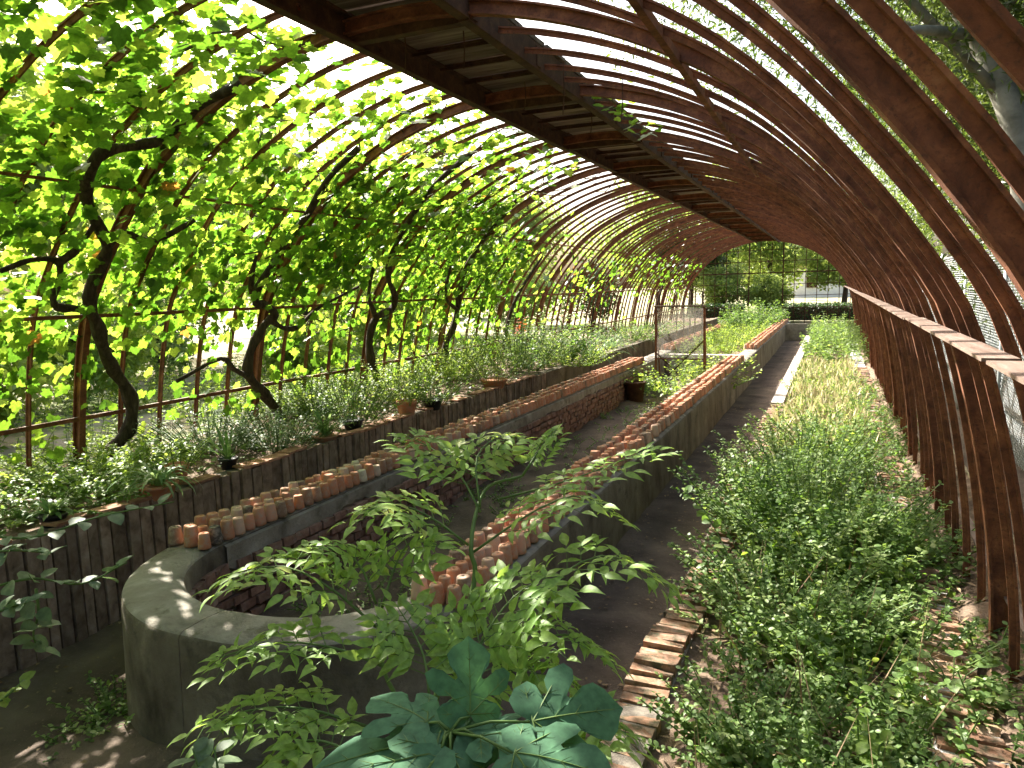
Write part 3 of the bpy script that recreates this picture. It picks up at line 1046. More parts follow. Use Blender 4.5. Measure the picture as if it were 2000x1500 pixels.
tag(o, 'far rows of upturned terracotta flowerpots on both pit walls', 'flowerpots')

# ==================================================================== PLANT BUILDERS
def herb(base, h, nst, spread, leaf, nodes, tmpl, mat, lean=(0, 0), droop=0.3, tone=(0, 0.95), up=0.5, seed=None, per=2, bare=0.12, mult=1.0):
    """stems with leaves set along them; returns leaf arrays and a stem MB"""
    base = np.array(base, float)
    P, Nn, T, S, C = [], [], [], [], []
    mb = MB()
    for _ in range(nst):
        a = random.uniform(0, 2 * math.pi); rr = math.sqrt(random.random())
        d = np.array([math.cos(a) * rr, math.sin(a) * rr, 0])
        b = base + d * spread * 0.45 + np.array([0, 0, -0.02])
        hh = h * random.uniform(0.6, 1.08) * (1 - 0.25 * rr)
        tip = b + d * spread * 0.6 + np.array([lean[0] * hh, lean[1] * hh, hh])
        mid = (b + tip) / 2 + np.array([0, 0, hh * 0.12]) + rng.normal(0, 0.04 * h, 3)
        pts = []
        k = nodes
        for i in range(k + 1):
            t = i / k
            p = b * (1 - t) ** 2 + 2 * mid * t * (1 - t) + tip * t * t
            pts.append(p)
        mb.tube(pts[::max(1, k // 5)] + [pts[-1]], [0.0035] * (len(pts[::max(1, k // 5)]) + 1), 3, cap=False)
        tn = random.uniform(*tone)
        ph = random.uniform(0, 3.14)
        for i in range(k + 1):
            t = i / k
            if t < bare: continue
            tang = nrm(pts[min(i + 1, k)] - pts[max(i - 1, 0)])
            ph += 1.35
            for q in range(per):
                an = ph + q * 2 * math.pi / per + random.uniform(-0.4, 0.4)
                side = np.array([math.cos(an), math.sin(an), 0]) 
                dirn = nrm(side + tang * up * (0.5 + t) + np.array([0, 0, -droop * random.random()]))
                P.append(pts[i] + dirn * 0.004); T.append(dirn)
                Nn.append(np.array([0, 0, 1]) + rng.normal(0, 0.35, 3) + side * -0.15)
                S.append(leaf * random.uniform(0.6, 1.15) * (1.0 - 0.4 * t)); C.append(np.clip(tn + random.uniform(-0.2, 0.2), 0, 0.95))
    return np.array(P), np.array(Nn), np.array(T), np.array(S) * mult, np.array(C), mb


def herb_thing(name, label, cat, base, *a, mat='weed', tmpl=T_SMALL, group=None, **kw):
    t = thing(name, label, cat, tuple(float(c) for c in base), group)
    P, Nn, T, S, C, mb = herb(base, *a, tmpl=tmpl, mat=mat, **kw)
    cloud('foliage', tmpl, P, Nn, T, S, C, mat, t)
    tag(mb.build('stems', 'stem', t), kind='stuff')
    return t


def blades(base, n, L, wdt, arch, tone=(0, 0.7), spread=0.03, up=1.0):
    """strap leaves as one curved strip each"""
    V, F, C = [], [], []
    base = np.array(base, float)
    for _ in range(n):
        a = random.uniform(0, 2 * math.pi)
        d = np.array([math.cos(a), math.sin(a), 0]); s = np.array([-math.sin(a), math.cos(a), 0])
        l = L * random.uniform(0.6, 1.1); el = random.uniform(0.5, 1.35) * up
        b0 = base + d * spread * random.random()
        p = b0.copy(); ang = el
        k = 7; st = len(V); tn = random.uniform(*tone)
        for i in range(k):
            t = i / (k - 1)
            ww = wdt * (0.6 + 0.9 * t) * (1 - t) ** 0.6 * 1.3 if t < 1 else 0.0005
            ww = max(ww, 0.0006)
            V += [p - s * ww / 2 + np.array([0, 0, ww * 0.2]), p + s * ww / 2 + np.array([0, 0, ww * 0.2])]
            C += [tn, tn]
            p = p + (d * math.cos(ang) + np.array([0, 0, math.sin(ang)])) * l / (k - 1)
            ang -= arch / (k - 1) * random.uniform(0.8, 1.3)
        F += [(st + 2 * i, st + 2 * i + 1, st + 2 * i + 3, st + 2 * i + 2) for i in range(k - 1)]
    return V, F, C


def blade_part(name, base, parent, mat='blade', **kw):
    V, F, C = blades(base, **kw)
    m = bpy.data.meshes.new(name)
    m.from_pydata([tuple(np.array(v) - np.array(parent.location)) for v in V], [], F)
    a = m.attributes.new('tone', 'FLOAT', 'POINT'); a.data.foreach_set('value', C)
    m.materials.append(MAT[mat]); m.polygons.foreach_set('use_smooth', [True] * len(m.polygons))
    o = link(name, m, parent); o['kind'] = 'stuff'
    return o


def clay_pot(parent, base, r, h, tone=0.45, mat='clay', square=False):
    mb = MB()
    prof = [(r * 0.68, 0), (r * 0.70, 0.004), (r * 0.93, h * 0.80), (r * 1.0, h * 0.81), (r * 1.02, h * 0.99), (r * 0.98, h), (r * 0.9, h * 0.985), (r * 0.88, h * 0.88), (0.002, h * 0.88)]
    mb.lathe(prof, 20, base)
    o = mb.build('pot', mat, parent, True)
    if mat == 'clay':
        a = o.data.attributes.new('tone', 'FLOAT', 'POINT'); a.data.foreach_set('value', [tone] * len(o.data.vertices))
    return o


# ==================================================================== PLANTS ON THE BENCH
BZ = BTOP - 0.03


def bench_at(px, py, x=None):
    p = at_z(px, py, BZ)
    return np.array([p[0], p[1], BZ])


def potted(label, cat, px, py, r, h, tone=0.45, mat='clay', name='potted_plant'):
    p = bench_at(px, py)
    t = thing(name, label, cat, tuple(p))
    clay_pot(t, p, r, h, tone, mat)
    return t, p + np.array([0, 0, h * 0.9])


t, p = potted('terracotta bowl of striped spider plant at the near end of the bench', 'potted plant', 310, 972, 0.13, 0.10, 0.5)
blade_part('leaves', p, t, n=46, L=0.34, wdt=0.022, arch=2.1, tone=(0.3, 1.0), spread=0.05)
t, p = potted('red clay pot with lime-green leafy plant behind the spider plant', 'potted plant', 348, 945, 0.085, 0.15, 0.52)
P, Nn, T, S, C, mb = herb(p, 0.22, 12, 0.22, 0.035, 9, T_SMALL, 'lime', droop=0.3)
cloud('foliage', T_SMALL, P, Nn, T, S, C, 'lime', t); tag(mb.build('stems', 'stem', t), kind='stuff')
t, p = potted('small pale rosette plant in black pot at the left edge', 'potted plant', 105, 1028, 0.08, 0.08, mat='black_plastic')
blade_part('leaves', p, t, n=34, L=0.17, wdt=0.03, arch=1.4, tone=(0.4, 1.0), spread=0.03)
t, p = potted('upright aloe-like plant with long pointed leaves in black pot', 'potted plant', 447, 916, 0.075, 0.09, mat='black_plastic')
blade_part('leaves', p, t, n=13, L=0.44, wdt=0.03, arch=0.35, tone=(0.1, 0.7), spread=0.02, up=1.15)
t, p = potted('spiky aloe in a shallow terracotta dish on the bench edge', 'potted plant', 636, 862, 0.12, 0.06, 0.35)
blade_part('leaves', p, t, n=15, L=0.27, wdt=0.035, arch=0.4, tone=(0.2, 1.0), spread=0.03)
t, p = potted('bushy green plant in a wide red clay pot on the slab edge', 'potted plant', 795, 812, 0.115, 0.17, 0.55)
P, Nn, T, S, C, mb = herb(p, 0.42, 26, 0.42, 0.05, 12, T_SMALL, 'lime', droop=0.4)
cloud('foliage', T_SMALL, P, Nn, T, S, C, 'lime', t); tag(mb.build('stems', 'stem', t), kind='stuff')
t, p = potted('dense dark-leaved plant in a black tub', 'potted plant', 845, 800, 0.12, 0.12, mat='black_plastic')
P, Nn, T, S, C, mb = herb(p, 0.38, 34, 0.5, 0.045, 12, T_SMALL, 'weed', droop=0.4)
cloud('foliage', T_SMALL, P, Nn, T, S, C, 'weed', t); tag(mb.build('stems', 'stem', t), kind='stuff')
t, p = potted('wide terracotta bowl with feathery leaves spilling over its rim', 'potted plant', 965, 758, 0.19, 0.13, 0.5)
P, Nn, T, S, C, mb = herb(p, 0.5, 40, 0.7, 0.06, 12, T_NARROW, 'lime', droop=0.5)
cloud('foliage', T_NARROW, P, Nn, T, S, C, 'lime', t); tag(mb.build('stems', 'stem', t), kind='stuff')
t, p = potted('leafy plant in black pot beside the upright aloe', 'potted plant', 690, 838, 0.11, 0.10, mat='black_plastic')
P, Nn, T, S, C, mb = herb(p, 0.45, 46, 0.55, 0.045, 13, T_SMALL, 'weed', droop=0.3)
cloud('foliage', T_SMALL, P, Nn, T, S, C, 'weed', t); tag(mb.build('stems', 'stem', t), kind='stuff')

for lab, px, py, h, n, sp, lf, mt, tp in (
        ('grey-green sage bush behind the aloe on the bench', 415, 880, 0.36, 55, 0.55, 0.06, 'sage', T_NARROW),
        ('silvery narrow-leaved bush in the middle of the bench front', 540, 868, 0.34, 60, 0.6, 0.06, 'sage', T_NARROW),
        ('low lime-green herb clump between pots and first vine', 265, 905, 0.2, 36, 0.6, 0.05, 'lime', T_OVAL),
        ('low green clump at the far left of the bench', 90, 985, 0.16, 40, 0.7, 0.05, 'weed', T_OVAL),
        ('sprawling herb clump behind the terracotta spider-plant bowl', 180, 955, 0.18, 40, 0.6, 0.045, 'weed', T_OVAL),
        ('dark green bush at the foot of the third vine', 620, 810, 0.42, 46, 0.6, 0.055, 'weed', T_SMALL),
        ('lime-green leafy clump behind the red clay pot', 760, 780, 0.5, 40, 0.7, 0.06, 'lime', T_SMALL),
        ('broad-leaved clump in front of the first thick rib', 160, 930, 0.26, 36, 0.7, 0.06, 'lime', T_OVAL),
        ('mixed herbs under the forked vine', 590, 800, 0.42, 50, 0.8, 0.06, 'lime', T_SMALL),
        ('weedy clump under the broad fourth rib', 850, 745, 0.55, 44, 0.8, 0.07, 'lime', T_SMALL),
        ('tall feathery green plant beside the terracotta bowl', 900, 742, 0.75, 46, 0.8, 0.08, 'lime', T_NARROW),
        ('bright leafy bush with loose stems past the terracotta bowl', 1010, 722, 0.85, 56, 0.9, 0.08, 'weed', T_SMALL),
        ('tall loose shrub at the middle of the bench', 1070, 705, 0.8, 50, 0.9, 0.085, 'weed', T_OVAL),
        ('sprawling pale herb where the plain concrete front starts', 1110, 712, 0.4, 40, 0.9, 0.06, 'lime', T_SMALL),
        ('low green clump beyond the strap-leaved plants', 1230, 665, 0.5, 50, 1.2, 0.08, 'weed', T_SMALL)):
    herb_thing('bench_plant', lab, 'plant', bench_at(px, py), h * 1.15, int(n * 1.7), sp * 1.15, lf * 1.05, 14, mat=mt, tmpl=tp, droop=0.35)
t = thing('bench_plant', 'strap-leaved clump arching over the concrete bench front', 'plant', tuple(bench_at(1155, 700)))
blade_part('leaves', bench_at(1155, 700), t, n=70, L=0.75, wdt=0.03, arch=1.4, tone=(0, 0.8), spread=0.25)
t = thing('bench_plant', 'grassy tuft with pale blades farther along the bench', 'plant', tuple(bench_at(1195, 680)))
blade_part('leaves', bench_at(1195, 680), t, n=120, L=0.75, wdt=0.016, arch=1.9, tone=(0.3, 1.0), spread=0.2)
herb_thing('bench_plant', 'plant with red leaves against the glazing bars', 'plant', bench_at(1005, 690), 0.95, 7, 0.3, 0.12, 9, mat='red', tmpl=T_OVAL, bare=0.55)
# bench ground cover
K = 3600
pos = np.stack([rng.uniform(-5.75, BX - 0.12, K), rng.uniform(1.0, 26, K), np.full(K, BZ)], 1); pos[:, 2] += rng.uniform(0.0, 0.1, K)
cloud('bench_ground_cover', T_OVAL, pos, rand_dir(K) * 0.6 + [0, 0, 1], rand_dir(K), rng.uniform(0.03, 0.075, K), rng.uniform(0, 0.95, K), 'weed')
tag(bpy.data.objects['bench_ground_cover'], 'low leafy ground cover over the bench soil', 'ground cover')

# ==================================================================== GRAPE VINES
VT = [leaf_mesh('leaf', T_GRAPE, tn, 'vine') for tn in (0.05, 0.2, 0.35, 0.5, 0.65, 0.8, 0.92)]
VINES = [
    ('gnarled dark old vine at the left, twisting up the first thick rib', (-3.0, 4.9),
     [[(205, 900), (228, 868), (250, 840), (258, 800), (248, 762), (222, 722), (203, 684), (192, 640), (178, 606), (176, 566), (196, 520), (210, 482), (190, 436), (168, 384), (176, 330), (205, 296), (255, 286), (318, 272), (352, 240), (400, 200), (470, 165)],
      [(182, 610), (150, 603), (112, 600), (104, 578), (116, 545), (112, 510), (60, 508), (0, 530)], [(112, 515), (135, 500), (155, 482), (190, 430)], [(205, 296), (190, 310), (172, 365)],
      [(200, 500), (235, 455), (300, 470), (380, 430)]], 0.062),
    ('forked vine trunk leaning over the sage bushes', (4.9, 6.9),
     [[(560, 836), (540, 802), (515, 768), (488, 738), (484, 705), (498, 665), (516, 636), (536, 615), (520, 596), (500, 592), (505, 560), (530, 520), (560, 470), (600, 420), (640, 350), (700, 290)],
      [(525, 622), (552, 640), (580, 640), (600, 622), (625, 600), (700, 560)], [(488, 738), (455, 720), (430, 700), (345, 745)], [(500, 592), (490, 560), (500, 500)]], 0.058),
    ('slim bent vine trunk by the red clay pot', (6.9, 9.0),
     [[(748, 770), (735, 735), (724, 700), (722, 660), (732, 625), (748, 612), (768, 602), (770, 575), (758, 540), (768, 490), (800, 430), (850, 360), (920, 300)], [(735, 620), (720, 575), (735, 500)]], 0.058),
    ('dark vine trunk beside the broad fourth rib', (9.0, 11.6),
     [[(868, 702), (872, 668), (885, 640), (893, 605), (900, 560), (912, 520), (950, 460), (1010, 390)], [(893, 605), (870, 580), (880, 520)]], 0.055),
]
CUM = VA_S
S_TOPL = float(np.interp(CX - 0.5 - CX, VA[:, 0], CUM))
S_BOTL = float(np.interp(0.75, _LZ, _LS))


def vine_leaves(y0, y1, n, thin=1.0):
    y = rng.uniform(y0, y1, n)
    s = rng.uniform(S_BOTL, S_TOPL, n)
    # clumping; fewer leaves below the rail, some windows to the sky
    clump = np.sin(y * 2.3 + 1.2 * np.sin(s * 1.7)) + np.sin(s * 3.1 - y * 1.1 + 0.7) + 0.8 * np.sin(y * 5.3 + s * 4.1) + 0.6 * np.sin(y * 9.7 - s * 7.3)
    z = np.interp(s, VA_S, VA[:, 1])
    dens = np.clip((z - 1.15) / 1.1, 0.13, 1.0) * np.clip(0.72 + 0.15 * clump, 0.10, 1.0) * thin
    dens *= np.where(z > 3.12, np.where(y > 4.2, 0.27, 0.8), 1.0)
    # past the fourth rib the growth stays low and the roof is open
    dens *= np.where(z > 3.3 - 0.5 * np.clip((y - 8.8) / 1.2, 0, 1), np.clip((9.8 - y) / 1.0, 0.02, 1), 1.0)
    keepm = rng.random(n) < dens
    y, s = y[keepm], s[keepm]
    k = len(y)
    off = rng.normal(0.06, 0.15, k)
    off = np.where(rng.random(k) < 0.06, -rng.uniform(0.1, 0.35, k), off)
    x, z, nx, nz = vault(s, off)
    pos = np.stack([x, y, z], 1)
    nn = np.stack([nx, np.zeros(k), nz], 1) + rng.normal(0, 0.42, (k, 3)) + [0, 0, 0.15]
    tt = np.stack([np.zeros(k), np.zeros(k), -np.ones(k)], 1) + rng.normal(0, 0.55, (k, 3))
    size = rng.uniform(0.055, 0.126, k)
    tone = np.clip(rng.beta(1.0, 1.35, k), 0, 0.92)
    tone = np.where(rng.random(k) < 0.006, 1.0, tone)
    return pos, nn, tt, size, tone


for vi, (lab, (y0, y1), trunks, rad) in enumerate(VINES):
    t3 = []
    for ti, tr in enumerate(trunks):
        pts = []
        for q, (px, py) in enumerate(tr):
            pts.append(on_vault(px, py, 0.13 + 0.03 * math.sin(q)))
        pts = [np.array(p) for p in pts]
        t3.append([tuple(v) for v in catmull(pts, 3)])
    base = t3[0][0]
    v = thing('grape_vine', lab, 'vine', (base[0], base[1], BZ))
    for ti, pts in enumerate(t3):
        k = len(pts)
        r0 = rad * (1.0 if ti == 0 else 0.55)
        rr = [r0 * (1 - 0.55 * i / k) * (1 + 0.16 * math.sin(i * 1.3 + ti)) for i in range(k)]
        pts = [np.array(p) for p in pts]
        if ti == 0: pts = [pts[0] + np.array([0.02, 0, -0.15])] + pts; rr = [rr[0] * 1.15] + rr
        MB().tube(pts, rr, 9, 0.10).build('trunk' if ti == 0 else 'branch', 'bark', v, True)
    # young canes running over the bars
    for c in range(16):
        s = random.uniform(S_BOTL + 0.6, S_TOPL - 0.5); y = random.uniform(y0, y1)
        pts = []
        ds, dy = random.uniform(-0.3, 1.0), random.uniform(-1, 1)
        for i in range(9):
            x, z, _, _ = vault(s, 0.03 + 0.06 * math.sin(i * 1.1 + c))
            pts.append((float(x), y, float(z)))
            s = min(max(s + ds * 0.13 + random.uniform(-0.05, 0.05), S_BOTL), S_TOPL); y += dy * 0.16 + random.uniform(-0.05, 0.05)
        MB().tube(pts, [0.010 - 0.0007 * i for i in range(9)], 5).build('cane', 'cane', v, True)
    pos, nn, tt, size, tone = vine_leaves(y0, y1, int((y1 - y0) * 2850) if vi else 19500)
    TP = np.array([q for pts in t3 for q in pts])
    dm = np.min(np.linalg.norm(pos[:, None, :] - TP[None, :, :], axis=2), axis=1)
    okl = (dm > 0.16) | (rng.random(len(pos)) < 0.18)
    pos, nn, tt, size, tone = pos[okl], nn[okl], tt[okl], size[okl], tone[okl]
    # the leaves that show largest are parts of their own
    rel = pos - CAM
    zc = rel @ CF; u = rel @ CR / np.maximum(zc, .1) * FPX + 1000; w_ = 750 - rel @ CU / np.maximum(zc, .1) * FPX
    vis = (zc > 0.5) & (u > -40) & (u < 2040) & (w_ > -40) & (w_ < 1540)
    score = np.where(vis, size / np.maximum(zc, .3), 0)
    order = np.argsort(-score)
    nsep = 280 if vi < 2 else 120
    big = order[:nsep]
    for i in big:
        leaf_object('leaf', VT[min(6, int(tone[i] * 7.5))], pos[i], nn[i], tt[i], size[i], v)
    rest_i = order[nsep:]
    cloud('foliage', T_GRAPE if vi < 2 else T_GRAPE_S, pos[rest_i], nn[rest_i], tt[rest_i], size[rest_i], tone[rest_i], 'vine', v)
# thinner vine growth farther along
far = thing('grape_vine', 'sparse vine growth strung along the far glazing bars', 'vine', (-5.4, 12.5, BZ))
MB().tube([on_vault(px, py, 0.1) for px, py in ((985, 668), (992, 630), (1000, 600), (1020, 560), (1060, 500))], [0.04, 0.035, 0.03, 0.03, 0.02], 7, 0.1).build('trunk', 'bark', far, True)
pos, nn, tt, size, tone = vine_leaves(11.6, 20, 11000, 0.5)
keepm = rng.random(len(pos)) < np.clip(0.25 + 0.6 * np.sin(pos[:, 1] * 1.3) * np.sin(pos[:, 2] * 2.7 + pos[:, 1]), 0.06, 1)
zmask = (pos[:, 2] < 3.1) | (rng.random(len(pos)) < 0.35)
keepm &= zmask
cloud('foliage', T_GRAPE_S, pos[keepm], nn[keepm], tt[keepm], size[keepm], tone[keepm], 'vine', far)
far2 = thing('grape_vine', 'dark climber on the bars just before the end grille', 'vine', (-5.4, 24, BZ))
MB().tube([(-5.45, 24, BZ - .05), (-5.42, 24.2, 1.3), (-5.2, 24.5, 2.2), (-4.6, 25, 2.8)], [0.04, 0.035, 0.03, 0.02], 7, 0.1).build('trunk', 'bark', far2, True)
pos, nn, tt, size, tone = vine_leaves(20.5, 29, 8000, 0.5)
keepm = (rng.random(len(pos)) < np.clip(0.35 + 0.6 * np.sin(pos[:, 1] * 1.9), 0.05, 1)) & (pos[:, 2] < 3.3)
cloud('foliage', T_GRAPE_S, pos[keepm], nn[keepm], tt[keepm], size[keepm] * 1.1, tone[keepm] * 0.6, 'vine', far2)
tend = thing('grape_vine', 'stray vine tendril hanging on the right side of the walkway', 'vine', tuple(on_vault(1200, 210, 0.05, True)))
p0 = on_vault(1180, 190, 0.05, True)
pts = [p0 + np.array([0.02 * i, 0.13 * i, -0.015 * i + 0.02 * math.sin(i)]) for i in range(9)]
MB().tube(pts, 0.005, 4).build('cane', 'cane', tend)
K = 46
ii = rng.integers(0, 9, K)
cloud('foliage', T_GRAPE_S, np.array(pts)[ii] + rng.normal(0, 0.06, (K, 3)), rand_dir(K) * 0.5 + [0, 0, 1], rand_dir(K) * .5 + [0, 0, -0.7], rng.uniform(0.05, 0.09, K), rng.uniform(0.3, 0.95, K), 'vine', tend)

# ==================================================================== BED ON THE RIGHT
def bed_at(px, py, z=0.1):
    p = at_z(px, py, z); return np.array([p[0], p[1], z])


WB = [('tall mint bush leaning over the path beside the brick kerb', (-0.42, 5.6), 0.62, 70, 0.75, 0.045),
      ('tall leafy weed bush in the middle of the right bed', (-0.02, 5.2), 0.66, 80, 0.8, 0.045),
      ('dark leafy bush against the foot of the right ribs', (0.28, 4.9), 0.52, 60, 0.6, 0.05),
      ('weed bush with long sprays reaching over the path', (-0.22, 4.3), 0.40, 46, 0.7, 0.04),
      ('leafy bush behind the tall mint, half in sun', (-0.25, 6.9), 0.60, 70, 0.8, 0.045),
      ('sunlit weed bush between concrete kerb and ribs', (0.0, 8.3), 0.5, 60, 0.9, 0.045),
      ('bushy weeds in shade before the white-mortared bricks', (0.25, 3.6), 0.34, 46, 0.6, 0.042),
      ('mid-bed weed bush in dappled light', (-0.15, 3.8), 0.36, 50, 0.6, 0.038),
      ('small-leaved weed bush at the near right corner', (0.05, 2.45), 0.28, 50, 0.5, 0.034),
      ('near weed bush hugging the brick kerb', (-0.20, 2.75), 0.26, 46, 0.45, 0.032)]
for lab, (x, y), h, n, sp, lf in WB:
    herb_thing('weed_bush', lab, 'bush', (x, y, 0.08), h, int(n * 1.5), sp, lf * 1.25, 18, mat='weed', tmpl=T_OVAL, droop=0.25, tone=(0.1, 0.9), group=None)


def cover(name, label, x0, x1, y0, y1, z, n, h, leaf, mat, tmpl=T_OVAL, nodes=9, dens=None, tone=(0, 0.95)):
    A = [[], [], [], [], []]; MBs = MB()
    for _ in range(n):
        x, y = random.uniform(x0, x1), random.uniform(y0, y1)
        if dens and random.random() > dens(x, y): continue
        P, Nn, T, S, C, mb = herb((x, y, z), h * random.uniform(0.5, 1.2), 3, 0.22, leaf, nodes, tmpl, mat, lean=(random.uniform(-.3, .3), random.uniform(-.3, .3)), tone=tone)
        for q, a in zip(A, (P, Nn, T, S, C)): q.append(a)
        MBs.add(mb.v, mb.f)
    A = [np.concatenate(a) for a in A]
    o = cloud(name, tmpl, *A, mat)
    # stems join the same mesh-like cover
    s = MBs.build(name + '_stems', 'stem'); tag(s, label + ', its stems', 'ground cover', kind='stuff')
    return tag(o, label, 'ground cover')


cover('weed_cover', 'low green weeds covering the near right bed', -0.44, 0.40, 1.3, 9.5, 0.09, 640, 0.22, 0.043, 'weed', dens=lambda x, y: 0.85 + 0.3 * math.sin(4 * x + 2 * y))
cover('nettle_cover', 'larger-leaved nettles scattered through the right bed', -0.38, 0.38, 1.4, 9.0, 0.09, 60, 0.34, 0.075, 'lime', nodes=7, tone=(0.1, 0.7))
K = 420
pos = np.stack([rng.uniform(-0.5, 0.4, K), rng.uniform(1.5, 9, K), np.full(K, 0.09)], 1)
cloud('dry_stalks', sym([(0, 0, (0, 0)), (0.008, 0.4, (0, 0)), (0, 1, (0, 0))]), pos, rand_dir(K), rand_dir(K) * 0.5 + [0, 0, 1], rng.uniform(0.15, 0.5, K), rng.random(K), 'straw')
tag(bpy.data.objects['dry_stalks'], 'dry bare stalks sticking out of the right bed weeds', 'stalks')
cover('sunny_weed_cover', 'pale sunlit weeds covering the far right bed', -0.6, 0.45, 8.2, 16.8, 0.09, 420, 0.26, 0.05, 'lime', tmpl=T_SMALL, nodes=7)
cover('far_bed_cover', 'leafy greens filling the end of the right bed', -0.6, 0.75, 17, 29.5, 0.1, 170, 0.75, 0.12, 'weed', tmpl=T_SMALL, nodes=7, tone=(0.2, 0.9))
cover('pit_cover', 'dark low weeds on the pit floor', -3.1, -1.8, 3.0, 13.5, 0.0, 300, 0.13, 0.034, 'weed', tmpl=T_SMALL, nodes=6, dens=lambda x, y: 0.25 + 0.75 * math.sin(y * 1.3 + x) ** 2, tone=(0.0, 0.6))
cover('footing_weeds', 'shady weeds growing over the brick footing and rib feet', 0.35, 1.0, 1.5, 14, 0.17, 190, 0.24, 0.05, 'weed', nodes=8, tone=(0, 0.6))
cover('far_pit_cover', 'yellow-green sunny plants filling the far pit', -3.15, -1.8, 15.8, 24, 0.38, 220, 0.42, 0.075, 'lime', tmpl=T_SMALL, nodes=8)
cover('far_shrubs', 'dark leafy shrubs at the far end of the pit', -3.4, -1.6, 24, 29.3, 0.38, 90, 0.95, 0.14, 'weed', tmpl=T_SMALL, nodes=8, tone=(0, 0.6))
herb_thing('pit_plant', 'sunlit leafy clump in the pit below the glazed frame', 'plant', (-2.25, 12.1, 0.08), 0.62, 70, 1.1, 0.1, 11, mat='lime', tmpl=T_SMALL)
herb_thing('pit_plant', 'leafy clump in the pit right of the glazed frame', 'plant', (-2.05, 13.6, 0.1), 0.66, 46, 0.9, 0.1, 11, mat='lime', tmpl=T_SMALL)
herb_thing('pit_plant', 'spindly seedlings by the pot rows inside the pit', 'plant', (-2.1, 10.2, 0.02), 0.42, 16, 0.5, 0.06, 7, mat='lime', tmpl=T_SMALL)
t = thing('pit_plant', 'blue-green strap-leaved plant by the glazed frame leg', 'plant', (-3.0, 12.5, 0.05))
blade_part('leaves', (-3.0, 12.5, 0.05), t, n=22, L=0.55, wdt=0.03, arch=0.5, tone=(0, 0.5), spread=0.06)
mb = MB(); mb.lathe([(0.13, 0), (0.135, 0.005), (0.17, 0.30), (0.185, 0.30), (0.185, 0.33), (0.165, 0.33), (0.16, 0.24), (0.002, 0.24)], 20, (-2.98, 11.7, 0.02))
tag(mb.build('old_tub', 'rust_dark', None, True), 'dark rusty tub standing against the pit bricks', 'tub')
mb = MB(); mb.lathe([(0.02, 0), (0.12, 0.004), (0.17, 0.05), (0.18, 0.055), (0.165, 0.05), (0.12, 0.015), (0.002, 0.012)], 24, (-1.98, 14.35, 0.30))
mb.lathe([(0.03, -0.3), (0.03, 0.0)], 10, (-1.98, 14.35, 0.30))
tag(mb.build('white_basin', 'enamel', None, True), 'white round basin in front of the pit cross wall', 'basin')

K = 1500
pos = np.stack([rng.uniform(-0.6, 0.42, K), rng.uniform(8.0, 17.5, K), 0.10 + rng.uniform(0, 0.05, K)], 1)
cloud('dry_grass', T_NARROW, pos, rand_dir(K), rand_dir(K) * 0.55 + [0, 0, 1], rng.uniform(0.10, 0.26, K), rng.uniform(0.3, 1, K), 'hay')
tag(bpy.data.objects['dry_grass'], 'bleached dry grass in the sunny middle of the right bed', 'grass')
# dry litter in the bed and along the footing
K = 5200
pos = np.stack([rng.uniform(-0.6, 1.0, K), rng.uniform(1.2, 14, K), np.zeros(K)], 1)
pos[:, 2] = np.where(pos[:, 0] > 0.64, 0.17 + 0.7 * np.clip(pos[:, 0] - 0.62, 0, 1), np.where(pos[:, 0] > 0.39, 0.205, 0.118)) + rng.uniform(0, 0.02, K)
cloud('leaf_litter', T_NARROW, pos, rand_dir(K) * 0.3 + [0, 0, 1], rand_dir(K) * [1, 1, 0.12], rng.uniform(0.025, 0.09, K), rng.uniform(0, 1, K), 'straw')
tag(bpy.data.objects['leaf_litter'], 'dry straw and dead leaves strewn over the right bed', 'litter')
K = 2600
pos = np.stack([rng.uniform(-4.1, -0.85, K), rng.uniform(0.5, 12, K), np.zeros(K)], 1)
ok = (pos[:, 0] < -3.55) | (pos[:, 0] > -1.4) | (pos[:, 1] < 1.9)
pos = pos[ok]; K = len(pos)
pos[:, 2] = floor_z(pos[:, 0], pos[:, 1]) + 0.012
cloud('path_litter', T_SMALL, pos, rand_dir(K) * 0.25 + [0, 0, 1], rand_dir(K) * [1, 1, 0.1], rng.uniform(0.012, 0.04, K), rng.uniform(0, 0.7, K), 'straw')
tag(bpy.data.objects['path_litter'], 'small dead leaves scattered on the dirt paths', 'litter')

# ==================================================================== GLAZED FRAME IN THE PIT
gf = thing('glazed_frame', 'rusty free-standing glazed frame with dusty pane and cross braces', 'glazed frame', (-2.55, 13.2, 0.05))
yF, yB = 12.9, 13.55
xl, xr, zt = float(at_y(1281, 600, yF)[0]), float(at_y(1376, 600, yF)[0]), float(at_y(1330, 600, yF)[2])
for x in (xl, xr):
    MB().bar((x + 0.02, yF - 0.06, 0.03), (x, yF, zt), 0.035, 0.035, up=(0, 1, 0)).build('post', 'rust', gf)
    MB().bar((x - 0.06, yB, 0.06), (x, yF + 0.05, zt - 0.02), 0.022, 0.022, up=(0, 1, 0)).build('back_leg', 'rust', gf)
MB().bar((xl - 0.03, yF, zt + 0.02), (xr + 0.03, yF, zt + 0.02), 0.045, 0.03).build('top_bar', 'rust_pale', gf)
MB().bar((xl, yF + 0.005, 0.62), (xr, yF + 0.005, 0.62), 0.02, 0.02).build('bottom_bar', 'rust', gf)
MB().bar((xl + 0.02, yF - 0.03, 0.10), (xr, yF - 0.03, 0.95), 0.016, 0.022).build('brace', 'rust_dark', gf)
MB().bar((xr - 0.35, yF + 0.035, 0.25), (xl, yF + 0.035, 0.72), 0.016, 0.022).build('brace', 'rust_dark', gf)
MB().box(((xl + xr) / 2, yF + 0.012, (0.62 + zt) / 2), (xr - xl - 0.04, 0.004, zt - 0.66)).build('glass_pane', 'glass', gf)
